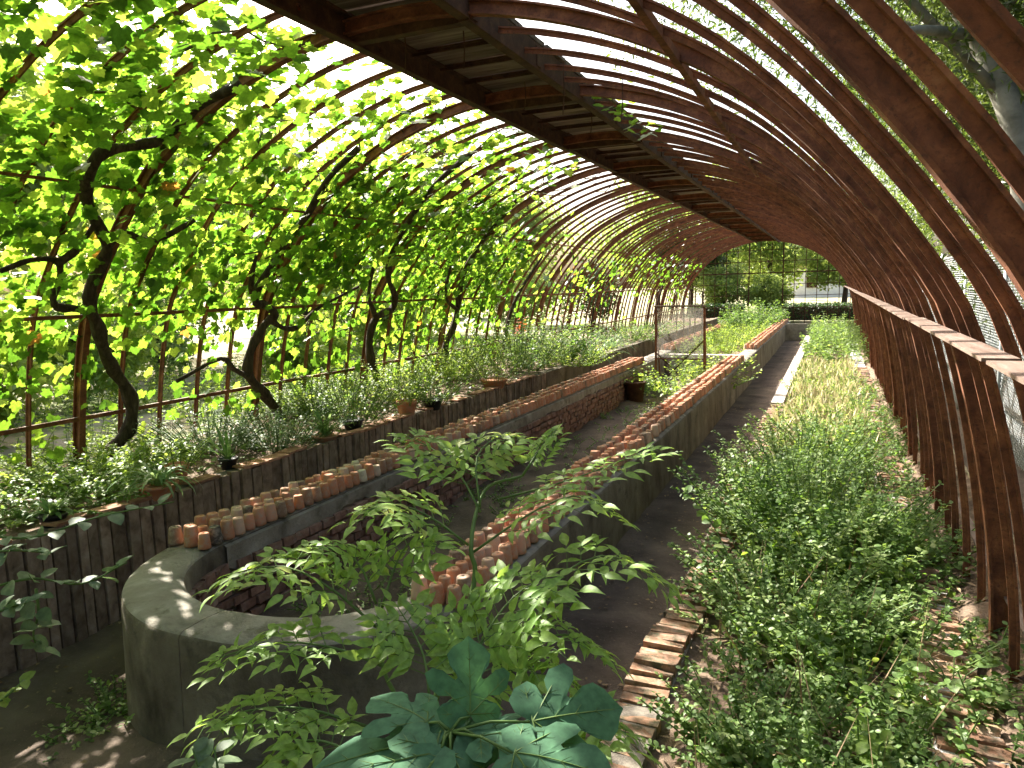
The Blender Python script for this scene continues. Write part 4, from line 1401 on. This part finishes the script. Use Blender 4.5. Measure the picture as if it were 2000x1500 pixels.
for px, lab in ((1322, 'leftmost of the thin stakes'), (1336, 'second thin stake from the left'), (1348, 'middle one of the thin stakes'), (1358, 'second thin stake from the right'), (1372, 'rightmost of the thin stakes')):
    p = at_y(px, 570 + random.uniform(-6, 10), 18.5)
    tag(MB().bar((p[0], p[1], 0.36), p, 0.03, 0.03, up=(0, 1, 0)).build('wooden_stake', 'plank'),
        lab + ' in the far pit behind the glazed frame', 'stake', 'stakes behind the glazed frame')

# ==================================================================== FOREGROUND SHRUB
base = at_depth(800, 1700, 2.0)
shrub = thing('young_tree', 'light-green young tree with feathery compound leaves before the pit', 'young tree', (float(base[0]), float(base[1]), 0.0))
LF = {'p': [], 'n': [], 't': [], 's': [], 'c': []}


def frond(pts, leaf=0.052, tone=0.5, npin=6, plen=0.16, stemr=0.0045):
    npin += 2; leaf *= 1.12
    P = catmull(pts, 8)
    L = np.concatenate([[0], np.cumsum(np.linalg.norm(np.diff(P, axis=0), axis=1))]); tot = L[-1]
    MB().tube(P[::3], [stemr * (1 - 0.7 * i / len(P[::3])) for i in range(len(P[::3]))], 5).build('frond_stalk', 'stem', shrub, True)
    f0 = 0.22
    tw = MB()
    for i in range(npin + 1):
        t = f0 + (1 - f0) * i / npin
        j = min(int(np.searchsorted(L, t * tot)), len(P) - 2)
        p = P[j]; tang = nrm(P[j + 1] - P[max(j - 1, 0)])
        side = nrm(np.cross(tang, [0, 0, 1]))
        up = nrm(np.cross(side, tang))
        ln = plen * (1 - 0.62 * ((t - f0) / (1 - f0)) ** 1.3) * random.uniform(0.85, 1.12)
        dirs = [(side * s + tang * 0.55 + up * random.uniform(-0.05, 0.16)) for s in (-1, 1)]
        if i == npin: dirs = [tang]
        for d in dirs:
            d = nrm(d)
            nl = max(0, int(round(ln / (leaf * 0.92))))
            s2 = nrm(np.cross(d, up))
            tw.tube([p, p + d * ln * 0.6, p + d * ln + np.array([0, 0, -0.02])], [0.0018, 0.0014, 0.001], 3, cap=False)
            for q in range(nl + 1):
                b = p + d * ln * (0.28 + 0.72 * (q / max(nl, 1))) + np.array([0, 0, -0.02 * (q / max(nl, 1)) ** 2])
                ends = [s2 + d * 0.75, -s2 + d * 0.75] if q < nl else [d]
                for e in ends:
                    e = nrm(e + np.array([0, 0, -0.15 + random.uniform(-0.18, 0.12)]) + rng.normal(0, 0.10, 3))
                    LF['p'].append(b); LF['t'].append(e); LF['n'].append(up + rng.normal(0, 0.22, 3))
                    LF['s'].append(leaf * random.uniform(0.75, 1.15) * (1.1 if q == nl else 0.95)); LF['c'].append(np.clip(tone + random.uniform(-0.3, 0.3), 0, 1))
    tag(tw.build('twigs', 'stem', shrub), kind='stuff')


def D(px, py, z): return at_depth(px, py, z)


FR = [  # base, (mids), tip as photograph pixel + metres from the camera plane
    ([(975, 975, 2.5), (1120, 935, 2.6), (1285, 872, 2.75)], 0.052, 6, 0.15),
    ([(915, 1085, 2.3), (1040, 1000, 2.35), (1130, 968, 2.4), (1195, 1000, 2.45)], 0.054, 6, 0.17),
    ([(960, 1250, 2.1), (1080, 1135, 2.15), (1190, 1085, 2.2), (1320, 1155, 2.25)], 0.060, 7, 0.17),
    ([(938, 1000, 2.4), (900, 930, 2.5), (850, 880, 2.6), (790, 850, 2.7)], 0.050, 6, 0.17),
    ([(938, 990, 2.4), (930, 900, 2.5), (960, 860, 2.6), (1000, 850, 2.7)], 0.048, 5, 0.14),
    ([(1020, 930, 2.5), (1060, 870, 2.55), (1088, 838, 2.6)], 0.034, 9, 0.06),
    ([(915, 1065, 2.3), (840, 1010, 2.3), (770, 985, 2.3), (705, 1000, 2.3)], 0.054, 6, 0.16),
    ([(735, 1225, 2.1), (640, 1145, 2.1), (540, 1105, 2.1), (430, 1135, 2.1)], 0.052, 7, 0.15),
    ([(735, 1180, 2.15), (700, 1100, 2.2), (640, 1070, 2.2), (590, 1072, 2.2)], 0.046, 5, 0.12),
    ([(745, 1190, 2.15), (770, 1110, 2.2), (800, 1060, 2.25), (850, 1050, 2.3)], 0.050, 5, 0.15),
    ([(745, 1300, 2.0), (650, 1265, 2.0), (540, 1255, 2.0), (425, 1285, 2.0)], 0.052, 7, 0.14),
    ([(720, 1420, 1.9), (600, 1385, 1.9), (500, 1385, 1.9), (392, 1415, 1.9)], 0.054, 7, 0.13),
    ([(985, 1320, 2.0), (1060, 1255, 2.0), (1110, 1240, 2.05), (1182, 1275, 2.1)], 0.048, 6, 0.13),
    ([(900, 1330, 1.95), (960, 1220, 2.0), (1010, 1160, 2.05), (1060, 1130, 2.1)], 0.054, 6, 0.18),
    ([(840, 1370, 1.9), (830, 1290, 1.95), (810, 1240, 2.0), (780, 1190, 2.05)], 0.052, 6, 0.17),
    ([(960, 1380, 1.9), (1000, 1310, 1.95), (1050, 1290, 1.95), (1120, 1330, 2.0)], 0.050, 5, 0.14),
    ([(900, 1420, 1.85), (930, 1340, 1.9), (940, 1280, 1.95), (930, 1230, 2.0)], 0.050, 6, 0.17),
    ([(700, 1480, 1.75), (640, 1450, 1.8), (580, 1450, 1.8), (520, 1490, 1.8)], 0.054, 5, 0.13),
    ([(1060, 1480, 1.8), (1120, 1420, 1.85), (1170, 1410, 1.85), (1240, 1440, 1.9)], 0.050, 5, 0.12),
]
for pts, lf, npn, pl in FR:
    frond([D(*p) for p in pts], lf, random.uniform(0.3, 0.8), npn, pl)
b0 = np.array([base[0], base[1], 0.0])
for path, r in (([b0, D(840, 1420, 2.05), D(905, 1230, 2.2), D(928, 1120, 2.28), D(920, 1075, 2.3), D(930, 1000, 2.4), D(955, 950, 2.5), D(1020, 930, 2.5)], 0.011),
                ([b0 + [0.03, 0, 0], D(790, 1440, 1.95), D(750, 1310, 2.05), D(738, 1220, 2.1), D(742, 1170, 2.15)], 0.008),
                ([b0 + [-0.02, 0.02, 0], D(850, 1460, 1.85), D(880, 1380, 1.9), D(905, 1320, 1.95)], 0.009),
                ([b0 + [0.05, -0.02, 0], D(960, 1440, 1.85), D(975, 1350, 1.95), D(985, 1310, 2.0), D(962, 1250, 2.1)], 0.008)):
    P = catmull(path, 4)
    MB().tube(P, [r * (1 - 0.6 * i / len(P)) for i in range(len(P))], 7).build('stem', 'stem', shrub, True)
LT = [leaf_mesh('leaflet', T_LEAFLET, tn, 'shrub') for tn in (0.1, 0.35, 0.6, 0.85)]
K = len(LF['p'])
sc_ = np.array(LF['s']) / np.maximum((np.array(LF['p']) - CAM) @ CF, 0.2)
order = np.argsort(-sc_)
for i in order[:300]:
    leaf_object('leaflet', LT[min(3, int(LF['c'][i] * 4))], LF['p'][i], LF['n'][i], LF['t'][i], LF['s'][i], shrub)
ri = order[300:]
cloud('foliage', T_LEAFLET, np.array(LF['p'])[ri], np.array(LF['n'])[ri], np.array(LF['t'])[ri], np.array(LF['s'])[ri], np.array(LF['c'])[ri], 'shrub', shrub)


# ==================================================================== BROAD LOBED LEAVES IN FRONT
def lobed():
    """five-lobed leaf with deep rounded bays between the lobes; y to the tip"""
    half = [(0, 0.02), (0.06, -0.05), (0.14, -0.13), (0.30, -0.17), (0.46, -0.07), (0.53, 0.09), (0.45, 0.165), (0.33, 0.19), (0.27, 0.225), (0.33, 0.265), (0.50, 0.27), (0.64, 0.36), (0.72, 0.56), (0.60, 0.63), (0.44, 0.59),
            (0.31, 0.50), (0.24, 0.46), (0.20, 0.49), (0.23, 0.56), (0.33, 0.66), (0.37, 0.80), (0.26, 0.91), (0.10, 0.985), (0.0, 1.06)]
    mid = [(0, y, 0.0) for _, y in half]
    v, f = [], []
    half = [(x * 0.84, y) for x, y in half]
    def zz(x, y): return 0.06 * abs(x) - 0.42 * x * x - 0.26 * max(0, y - 0.35) ** 2 + 0.012 * math.sin(11 * x + 7 * y)
    n = len(half)
    rings = (0.0, 0.35, 0.7, 1.0)
    cen = (0.0, 0.27)
    for s in (1, -1):
        for r in rings:
            for x, y in half:
                xx, yy = cen[0] + (x - cen[0]) * r, cen[1] + (y - cen[1]) * r
                v.append((s * xx, yy, zz(xx, yy)))
        b = 0 if s == 1 else len(rings) * n
        for r in range(len(rings) - 1):
            for i in range(n - 1):
                q = (b + r * n + i, b + (r + 1) * n + i, b + (r + 1) * n + i + 1, b + r * n + i + 1)
                f.append(q if s == 1 else q[::-1])
    return np.array(v, float), f


T_LOBED = lobed()
_vm = MB()
def _vz(x, y): return 0.06 * abs(x) - 0.42 * x * x - 0.26 * max(0, y - 0.35) ** 2 + 0.012 * math.sin(11 * x + 7 * y) + 0.006
for tx_, ty_ in ((0.0, 1.0), (0.55, 0.52), (-0.55, 0.52), (0.40, 0.04), (-0.40, 0.04)):
    vp = [(tx_ * q, 0.03 + (ty_ - 0.03) * q, _vz(tx_ * q, 0.03 + (ty_ - 0.03) * q)) for q in np.linspace(0, 0.95, 9)]
    _vm.tube(vp, [0.010 * (1 - 0.85 * k / 9) for k in range(9)], 4, cap=False)
    for q in (2, 4, 6):
        for sg in (-1, 1):
            p_ = np.array(vp[q][:2]); d_ = nrm(np.array([tx_, ty_ - 0.03])); n_ = np.array([-d_[1], d_[0]]) * sg
            e_ = p_ + (d_ * 0.7 + n_ * 0.6) * 0.14
            _vm.tube([(*p_, _vz(*p_) - 0.001), (*e_, _vz(*e_) - 0.002)], [0.004, 0.0012], 3, cap=False)
VEINS = _vm.mesh('veins', 'stem')
fb = D(890, 1640, 1.25)
fig = thing('broad_leaf_plant', 'blue-green plant with big deeply lobed leaves at the bottom centre', 'plant', (float(fb[0]), float(fb[1]), 0.0))
crown = D(880, 1430, 1.22)
MB().tube([(fb[0], fb[1], 0.0), (fb[0] + 0.01, fb[1], 0.6), D(880, 1540, 1.24), crown], [0.016, 0.014, 0.011, 0.008], 8, 0.05).build('stem', 'stem', fig, True)
UPV = np.array([0, 0, 1.0])
for (bx, by, bz), (tx, ty, tz), size, ntilt in (
        ((918, 1400, 1.24), (905, 1290, 1.34), 0.128, 0.35),
        ((862, 1452, 1.20), (575, 1440, 1.24), 0.235, 0.9),
        ((1035, 1410, 1.22), (1225, 1372, 1.26), 0.165, 0.8),
        ((838, 1412, 1.24), (690, 1340, 1.36), 0.140, 0.75),
        ((935, 1440, 1.20), (1075, 1420, 1.20), 0.125, 0.7),
        ((880, 1470, 1.18), (1000, 1560, 1.02), 0.20, 0.9),
        ((860, 1470, 1.18), (760, 1580, 1.02), 0.20, 0.9),
        ((890, 1440, 1.22), (960, 1400, 1.26), 0.09, 0.5),
        ((875, 1435, 1.22), (835, 1395, 1.28), 0.085, 0.6),
        ((1000, 1470, 1.15), (1180, 1500, 1.12), 0.16, 0.9)):
    b, t = D(bx, by, bz), D(tx, ty, tz)
    nn = UPV * ntilt + (CAM - b) / np.linalg.norm(CAM - b) * (0.95 - ntilt * 0.75) + rng.normal(0, 0.16, 3)
    lo = leaf_object('leaf', leaf_mesh('leaf', T_LOBED, random.uniform(0.1, 0.9), 'bigleaf'), b, nn, t - b, size, fig)
    link('veins', VEINS, lo)
    mid = (crown + b) / 2 + np.array([0, 0, 0.01])
    MB().tube([crown, mid, b], [0.0032, 0.0026, 0.002], 5).build('leaf_stalk', 'stem', fig, True)

# ==================================================================== TWIGS AT THE LEFT EDGE
def twig(label, paths, leaf, n_per, mat='sage', tmpl=T_OVAL, toneb=(0.2, 0.9)):
    b = paths[0][0]
    t = thing('trailing_twig', label, 'twig', tuple(float(c) for c in b))
    mm = [leaf_mesh('leaf', tmpl, tn, mat) for tn in (0.2, 0.5, 0.85)]
    for P in paths:
        C = catmull(P, 5)
        MB().tube(C, [0.004 * (1 - 0.6 * i / len(C)) for i in range(len(C))], 5).build('stem', 'stem', t, True)
        for k in range(n_per):
            q = C[min(len(C) - 1, int((0.12 + 0.88 * k / n_per) * len(C)))]
            tang = nrm(C[-1] - C[0])
            sd_ = nrm(np.cross(tang, [0, 0, 1])) * (1 if k % 2 else -1)
            d = sd_ + tang * random.uniform(0.2, 0.9) + np.array([0, 0, random.uniform(-0.5, 0.2)])
            leaf_object('leaf', random.choice(mm), q, UPV + rng.normal(0, 0.35, 3), d, leaf * random.uniform(0.7, 1.2), t)
    return t


twig('shiny-leaved trailing twigs reaching in at the left edge', [
    [D(-60, 1160, 1.7), D(60, 1130, 1.72), D(160, 1140, 1.75), D(248, 1098, 1.78)],
    [D(-60, 1040, 1.8), D(60, 1050, 1.8), D(190, 1010, 1.85), D(340, 980, 1.9)],
    [D(-60, 1085, 1.7), D(20, 1075, 1.7), D(100, 1080, 1.72)],
    [D(70, 1150, 1.72), D(75, 1200, 1.72), D(65, 1240, 1.72), D(78, 1270, 1.72)],
    [D(-60, 1220, 1.6), D(10, 1190, 1.62), D(60, 1175, 1.64)]], 0.050, 13, 'sage')
twig('small leafy sprig low at the left edge', [[D(-50, 1400, 1.5), D(0, 1370, 1.5), D(48, 1328, 1.52)]], 0.034, 12, 'lime')
twig('pale broad leaves at the foot of the rounded pit end', [[D(430, 1560, 1.7), D(425, 1500, 1.7), D(418, 1462, 1.72)], [D(430, 1560, 1.7), D(390, 1500, 1.7), D(376, 1462, 1.72)]], 0.06, 6, 'sage')
twig('wispy weed shoot bending over the path from the right bed', [[D(1440, 1120, 3.4), D(1400, 1040, 3.5), D(1370, 990, 3.55), D(1335, 958, 3.6)]], 0.05, 22, 'weed')

herb_thing('path_weed', 'little weed growing at the foot of the pit wall on the left path', 'weed', at_z(228, 1400, -0.13), 0.2, 22, 0.28, 0.045, 8, mat='weed', tmpl=T_OVAL)
herb_thing('path_weed', 'tiny weed in the sunny patch of the left path', 'weed', at_z(160, 1450, -0.13), 0.11, 14, 0.2, 0.035, 6, mat='weed', tmpl=T_OVAL)
for lab, px, py, L_ in (('large-leaved weed by the white-mortared bricks', 1860, 1370, 0.13), ('reddish-stalked weed in the middle of the right bed', 1655, 1215, 0.10)):
    p = bed_at(px, py, 0.12)
    t = thing('broad_weed', lab, 'weed', tuple(p))
    for k in range(6):
        a = k * 1.05 + 0.4
        tip = np.array([math.cos(a), math.sin(a), 0.35])
        q = p + tip * 0.10 + np.array([0, 0, 0.12])
        MB().tube([p, (p + q) / 2 + [0, 0, 0.04], q], 0.003, 4).build('stalk', 'stem', t)
        leaf_object('leaf', leaf_mesh('leaf', T_OVAL, random.uniform(0.2, 0.9), 'weed'), q, UPV + rng.normal(0, 0.2, 3), tip * [1, 1, -0.2], L_ * random.uniform(0.7, 1.1), t)


# ==================================================================== TREES, FENCE AND WHAT LIES AROUND
def outside_vault(pos, m=0.22):
    u = np.abs(pos[:, 0] - CX)
    hw = np.interp(pos[:, 2], _LZ, _LX)
    inside = (u < hw + m) & (pos[:, 2] < 3.555 + m) & (pos[:, 1] > -4) & (pos[:, 1] < 30.6)
    return ~inside


def tree(label, base, h, crown_r, n, leaf, mat='tree', bark='pale_bark', trunk_r=0.12, crown_z=None, path=None, tmpl=T_NARROW, squash=0.8, name='tree', clumps=26, seed=0, tone=(0, 1), group=None):
    base = np.array(base, float)
    t = thing(name, label, 'tree', tuple(base), group)
    cz = crown_z or h * 0.68
    path = path or [base - [0, 0, 0.1], base + [0.1, 0.05, h * 0.3], base + [-0.05, 0.1, h * 0.62]]
    P = catmull(path, 5)
    MB().tube(P, [trunk_r * (1 - 0.55 * i / len(P)) for i in range(len(P))], 10, 0.05).build('trunk', bark, t, True)
    c0 = np.array([path[-1][0], path[-1][1], base[2] + cz])
    cen = []
    for k in range(clumps):
        d = rand_dir(1)[0]; d[2] *= squash
        cen.append(c0 + d * crown_r * random.uniform(0.35, 0.95))
    cen = np.array(cen)
    ov = outside_vault(cen, 0.5)
    cen[~ov, 0] += np.where(c0[0] > CX, 2.0, -2.0)
    limbs = MB()
    for k in range(0, clumps, 3):
        a = P[int(len(P) * random.uniform(0.55, 0.98))]
        m_ = (a + cen[k]) / 2 + np.array([0, 0, 0.15 * crown_r])
        limbs.tube([a, m_, cen[k]], [trunk_r * 0.32, trunk_r * 0.2, trunk_r * 0.06], 5)
    limbs.build('limbs', bark, t, True)['kind'] = 'stuff'
    which = rng.integers(0, clumps, n)
    rr = crown_r * rng.uniform(0.25, 0.42, clumps)
    pos = cen[which] + rand_dir(n) * (rr[which] * rng.random(n) ** 0.4)[:, None]
    tn = rng.uniform(*tone, clumps)[which] * 0.6 + rng.random(n) * 0.4
    okp = outside_vault(pos)
    pos, tn = pos[okp], tn[okp]; n = len(pos)
    cloud('crown', tmpl, pos, rand_dir(n) + [0, 0, 0.9], rand_dir(n) + [0, 0, -0.6], rng.uniform(0.6, 1.2, n) * leaf, tn, mat, t)
    return t


GZ = 0.42
trk = [at_depth(2075, 760, 6.0), at_depth(2020, 480, 6.0), at_depth(1990, 270, 6.0), at_depth(1930, 110, 6.1), at_depth(1868, 0, 6.2), at_depth(1800, -160, 6.4)]
b = np.array(trk[0])
tree('pale-barked tree leaning beside the right ribs', (b[0], b[1], GZ), 6.4, 3.0, 62000, 0.105, trunk_r=0.15, crown_z=5.7, path=[np.array([b[0] + 0.05, b[1], GZ - 0.1])] + trk, clumps=42)
tb = thing('broken_branch', 'pale bare branch jutting from the leaning tree', 'branch', tuple(at_depth(1880, 70, 6.1)))
MB().tube([at_depth(1905, 68, 6.12), at_depth(1850, 62, 5.9), at_depth(1800, 58, 5.7), at_depth(1752, 60, 5.5)], [0.05, 0.04, 0.034, 0.02], 8, 0.12).build('limb', 'pale_bark', tb, True)
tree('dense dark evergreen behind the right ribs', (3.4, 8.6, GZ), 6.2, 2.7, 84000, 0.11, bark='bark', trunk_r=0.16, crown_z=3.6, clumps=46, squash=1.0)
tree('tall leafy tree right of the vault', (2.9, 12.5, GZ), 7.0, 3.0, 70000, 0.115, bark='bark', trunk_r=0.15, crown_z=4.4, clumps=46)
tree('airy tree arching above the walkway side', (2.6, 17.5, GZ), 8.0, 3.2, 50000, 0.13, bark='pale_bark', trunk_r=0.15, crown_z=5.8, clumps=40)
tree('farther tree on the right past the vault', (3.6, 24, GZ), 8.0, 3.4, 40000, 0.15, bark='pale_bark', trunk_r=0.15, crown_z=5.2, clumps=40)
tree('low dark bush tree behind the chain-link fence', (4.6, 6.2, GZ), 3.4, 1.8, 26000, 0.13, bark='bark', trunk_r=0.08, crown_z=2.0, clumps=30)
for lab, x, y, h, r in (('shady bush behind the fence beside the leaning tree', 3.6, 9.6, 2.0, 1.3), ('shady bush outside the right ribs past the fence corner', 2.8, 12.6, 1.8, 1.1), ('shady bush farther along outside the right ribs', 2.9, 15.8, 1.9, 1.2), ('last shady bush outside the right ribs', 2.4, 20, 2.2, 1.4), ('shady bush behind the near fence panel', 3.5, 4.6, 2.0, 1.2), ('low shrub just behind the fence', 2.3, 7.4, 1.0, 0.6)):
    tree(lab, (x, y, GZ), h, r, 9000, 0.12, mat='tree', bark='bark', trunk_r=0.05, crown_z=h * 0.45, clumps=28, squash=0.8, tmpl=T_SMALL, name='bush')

# behind the viewpoint: the trees that keep the near end in shade
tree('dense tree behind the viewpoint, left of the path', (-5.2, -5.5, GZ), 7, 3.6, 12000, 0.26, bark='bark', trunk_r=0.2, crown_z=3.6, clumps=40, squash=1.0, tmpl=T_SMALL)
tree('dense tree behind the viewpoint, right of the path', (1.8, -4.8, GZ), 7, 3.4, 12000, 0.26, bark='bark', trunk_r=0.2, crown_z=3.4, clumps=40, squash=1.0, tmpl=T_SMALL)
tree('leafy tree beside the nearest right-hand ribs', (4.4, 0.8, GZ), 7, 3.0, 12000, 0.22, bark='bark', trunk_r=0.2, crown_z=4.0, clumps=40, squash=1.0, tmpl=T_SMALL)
# beyond the end grille
for lab, x, y, h, r, n, mt, lf in (
        ('broad sunny tree behind the end grille doorway', -3.2, 40, 7.5, 3.4, 15000, 'fartree', 0.22),
        ('sunny tree left of the end grille', -8.5, 38, 7.0, 3.2, 13000, 'fartree', 0.22),
        ('darker tree close behind the left of the grille', -6.2, 34.5, 5.2, 2.2, 11000, 'tree', 0.18),
        ('tall tree far behind the grille', -5.0, 52, 11, 5, 13000, 'fartree', 0.3),
        ('pale tree far behind the right of the grille', 1.8, 50, 9, 3.6, 11000, 'fartree', 0.3),
        ('rounded bush right behind the doorway', -2.6, 33.4, 2.0, 1.0, 6500, 'fartree', 0.12),
        ('loose sunny tree behind the right of the grille', 0.4, 37.5, 5.5, 2.0, 9000, 'fartree', 0.2),
        ('wide sunny tree before the white building', 2.2, 62, 8.5, 4.2, 12000, 'fartree', 0.35),
        ('rounded sunny bush behind the left grille panels', -4.6, 33.6, 2.4, 1.3, 7000, 'fartree', 0.13),
        ('tree beyond the vines on the far left', -19, 34, 6.0, 3.2, 9000, 'fartree', 0.25),
        ('dark tree standing out past the left bars', -17.5, 21, 4.6, 2.2, 9000, 'tree', 0.2)):
    tree(lab, (x, y, GZ), h, r, n, lf, mat=mt, bark='bark', trunk_r=0.14, crown_z=h * 0.52, clumps=34, squash=1.0, tmpl=T_SMALL)
for lab, x0, x1 in (('clipped dark hedge left of the grille doorway', -5.6, -3.35), ('clipped dark hedge right of the grille doorway', -1.95, 0.9)):
    hd = thing('hedge', lab, 'hedge', ((x0 + x1) / 2, 31.3, GZ))
    MB().box(((x0 + x1) / 2, 31.3, GZ + 0.25), (x1 - x0 - 0.2, 0.5, 0.5)).build('twigs', 'bark', hd)
    K = 5200
    pos = np.stack([rng.uniform(x0, x1, K), rng.uniform(30.95, 31.65, K), GZ + rng.uniform(0, 0.66, K)], 1)
    cloud('foliage', T_SMALL, pos, rand_dir(K) + [0, -0.4, 0.5], rand_dir(K), rng.uniform(0.05, 0.1, K), rng.random(K), 'hedge', hd)

for lab, x, y, h, r in (('backlit tree across the lawn at the far left', -12.5, 3.2, 6.2, 2.6), ('backlit tree across the lawn behind the first vine', -12.8, 6.8, 6.3, 2.6), ('backlit tree across the lawn behind the forked vine', -13.2, 11.0, 6.4, 2.8),
                        ('backlit tree across the lawn behind the slim vine', -13.0, 15.5, 6.2, 2.8), ('backlit tree across the lawn behind the fourth rib', -12.5, 20.5, 6.2, 2.8), ('backlit tree outside the farthest left bars', -11.5, 27, 6.0, 2.8)):
    tree(lab, (x, y, GZ), h, r, 15000, 0.17, mat='fartree', bark='bark', trunk_r=0.13, crown_z=h * 0.56, clumps=40, squash=1.0, tmpl=T_SMALL)
for lab, x, y in (('big dark tree filling the view behind the fence', 6.6, 8.5), ('big dark tree behind the leaning pale trunk', 6.4, 13.5), ('big dark tree beyond the far fence panels', 6.2, 19.5)):
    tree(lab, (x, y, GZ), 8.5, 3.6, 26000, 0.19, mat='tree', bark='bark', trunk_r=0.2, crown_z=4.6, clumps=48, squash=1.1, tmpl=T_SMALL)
# left outside: sunny bushes
for i, (x, y, h, r, n, mt, lab) in enumerate((
        (-8.2, 4.2, 1.5, 0.9, 5200, 'lime', 'sunny bush outside the leftmost bars'),
        (-9.2, 6.4, 1.6, 1.0, 5200, 'lime', 'sunny bush outside between first and second thick rib'),
        (-11.5, 9.5, 1.4, 1.1, 4600, 'weed', 'sunny bush farther out beyond the forked vine'),
        (-8.4, 10.0, 1.3, 0.9, 4600, 'lime', 'sunny bush outside beyond the slim vine'),
        (-13.5, 6.2, 1.8, 1.3, 4600, 'weed', 'rounded bush out in the lawn on the left'),
        (-9.0, 14.0, 1.8, 1.2, 5200, 'lime', 'sunny bush outside the middle of the vault'),
        (-8.0, 19.0, 2.2, 1.3, 5200, 'fartree', 'leafy bush outside the far bars'),
        (-8.0, 25.0, 2.6, 1.5, 5200, 'tree', 'dark bush outside near the end grille'),
        (-16, 12.5, 2.2, 1.6, 4600, 'fartree', 'broad bush across the lawn'),
        (-12, 16.5, 2.0, 1.4, 4600, 'fartree', 'bush across the lawn behind the far vines'))):
    tree(lab, (x, y, GZ), h, r, n, 0.11, mat=mt, bark='bark', trunk_r=0.05, crown_z=h * 0.5, clumps=26, squash=0.7, tmpl=T_SMALL, name='bush')
cover('lawn_weeds', 'tall sunny weeds on the ground outside the vines', -11, -6.0, 2.0, 18, GZ, 560, 0.5, 0.095, 'lime', tmpl=T_SMALL, nodes=7)

# chain-link fence on the right
fn = thing('chain_link_fence', 'galvanised chain-link fence on pale grey posts just outside the right ribs', 'fence', (1.36, 5, GZ))
fx = 1.36
for y in (5.4, 7.5, 9.6, 11.7, 13.8, 15.9, 18.0):
    MB().tube([(fx, y, GZ - 0.2), (fx, y, 2.27)], 0.024, 10).build('post', 'fence_metal', fn, True)
MB().tube([(fx, 4.2, 2.2), (fx, 19, 2.2)], 0.006, 5).build('top_wire', 'fence_metal', fn)
mb = MB()
y0, y1, z0, z1, st = 4.3, 15.9, GZ + 0.05, 2.2, 0.05
H_ = z1 - z0
q = y0 - H_
while q < y1:
    for sg in (1, -1):
        a0 = max(q, y0); a1 = min(q + H_, y1)
        if a1 - a0 > 0.02:
            za, zb = z0 + (a0 - q), z0 + (a1 - q)
            if sg < 0: za, zb = z1 - (a0 - q), z1 - (a1 - q)
            mb.tube([(fx + 0.03 * 0 + sg * 0.003, a0, za), (fx + sg * 0.003, a1, zb)], 0.0026, 3, cap=False)
    q += st
tag(mb.build('mesh_wires', 'fence_metal', fn), kind='stuff')
# white wall and low building glimpsed beyond the grille
bl = thing('white_building', 'low white building glimpsed far beyond the end grille', 'building', (3.5, 78, GZ))
MB().box((3.5, 78, GZ + 1.4), (16, 6, 2.8)).build('wall', 'plaster', bl)
MB().box((3.5, 78, GZ + 2.92), (16.6, 6.6, 0.25)).build('roof', 'tile', bl)
for x in (-2, 8.5):
    MB().box((x, 74.96, GZ + 1.5), (0.9, 0.12, 1.1)).build('window', 'rust_dark', bl)
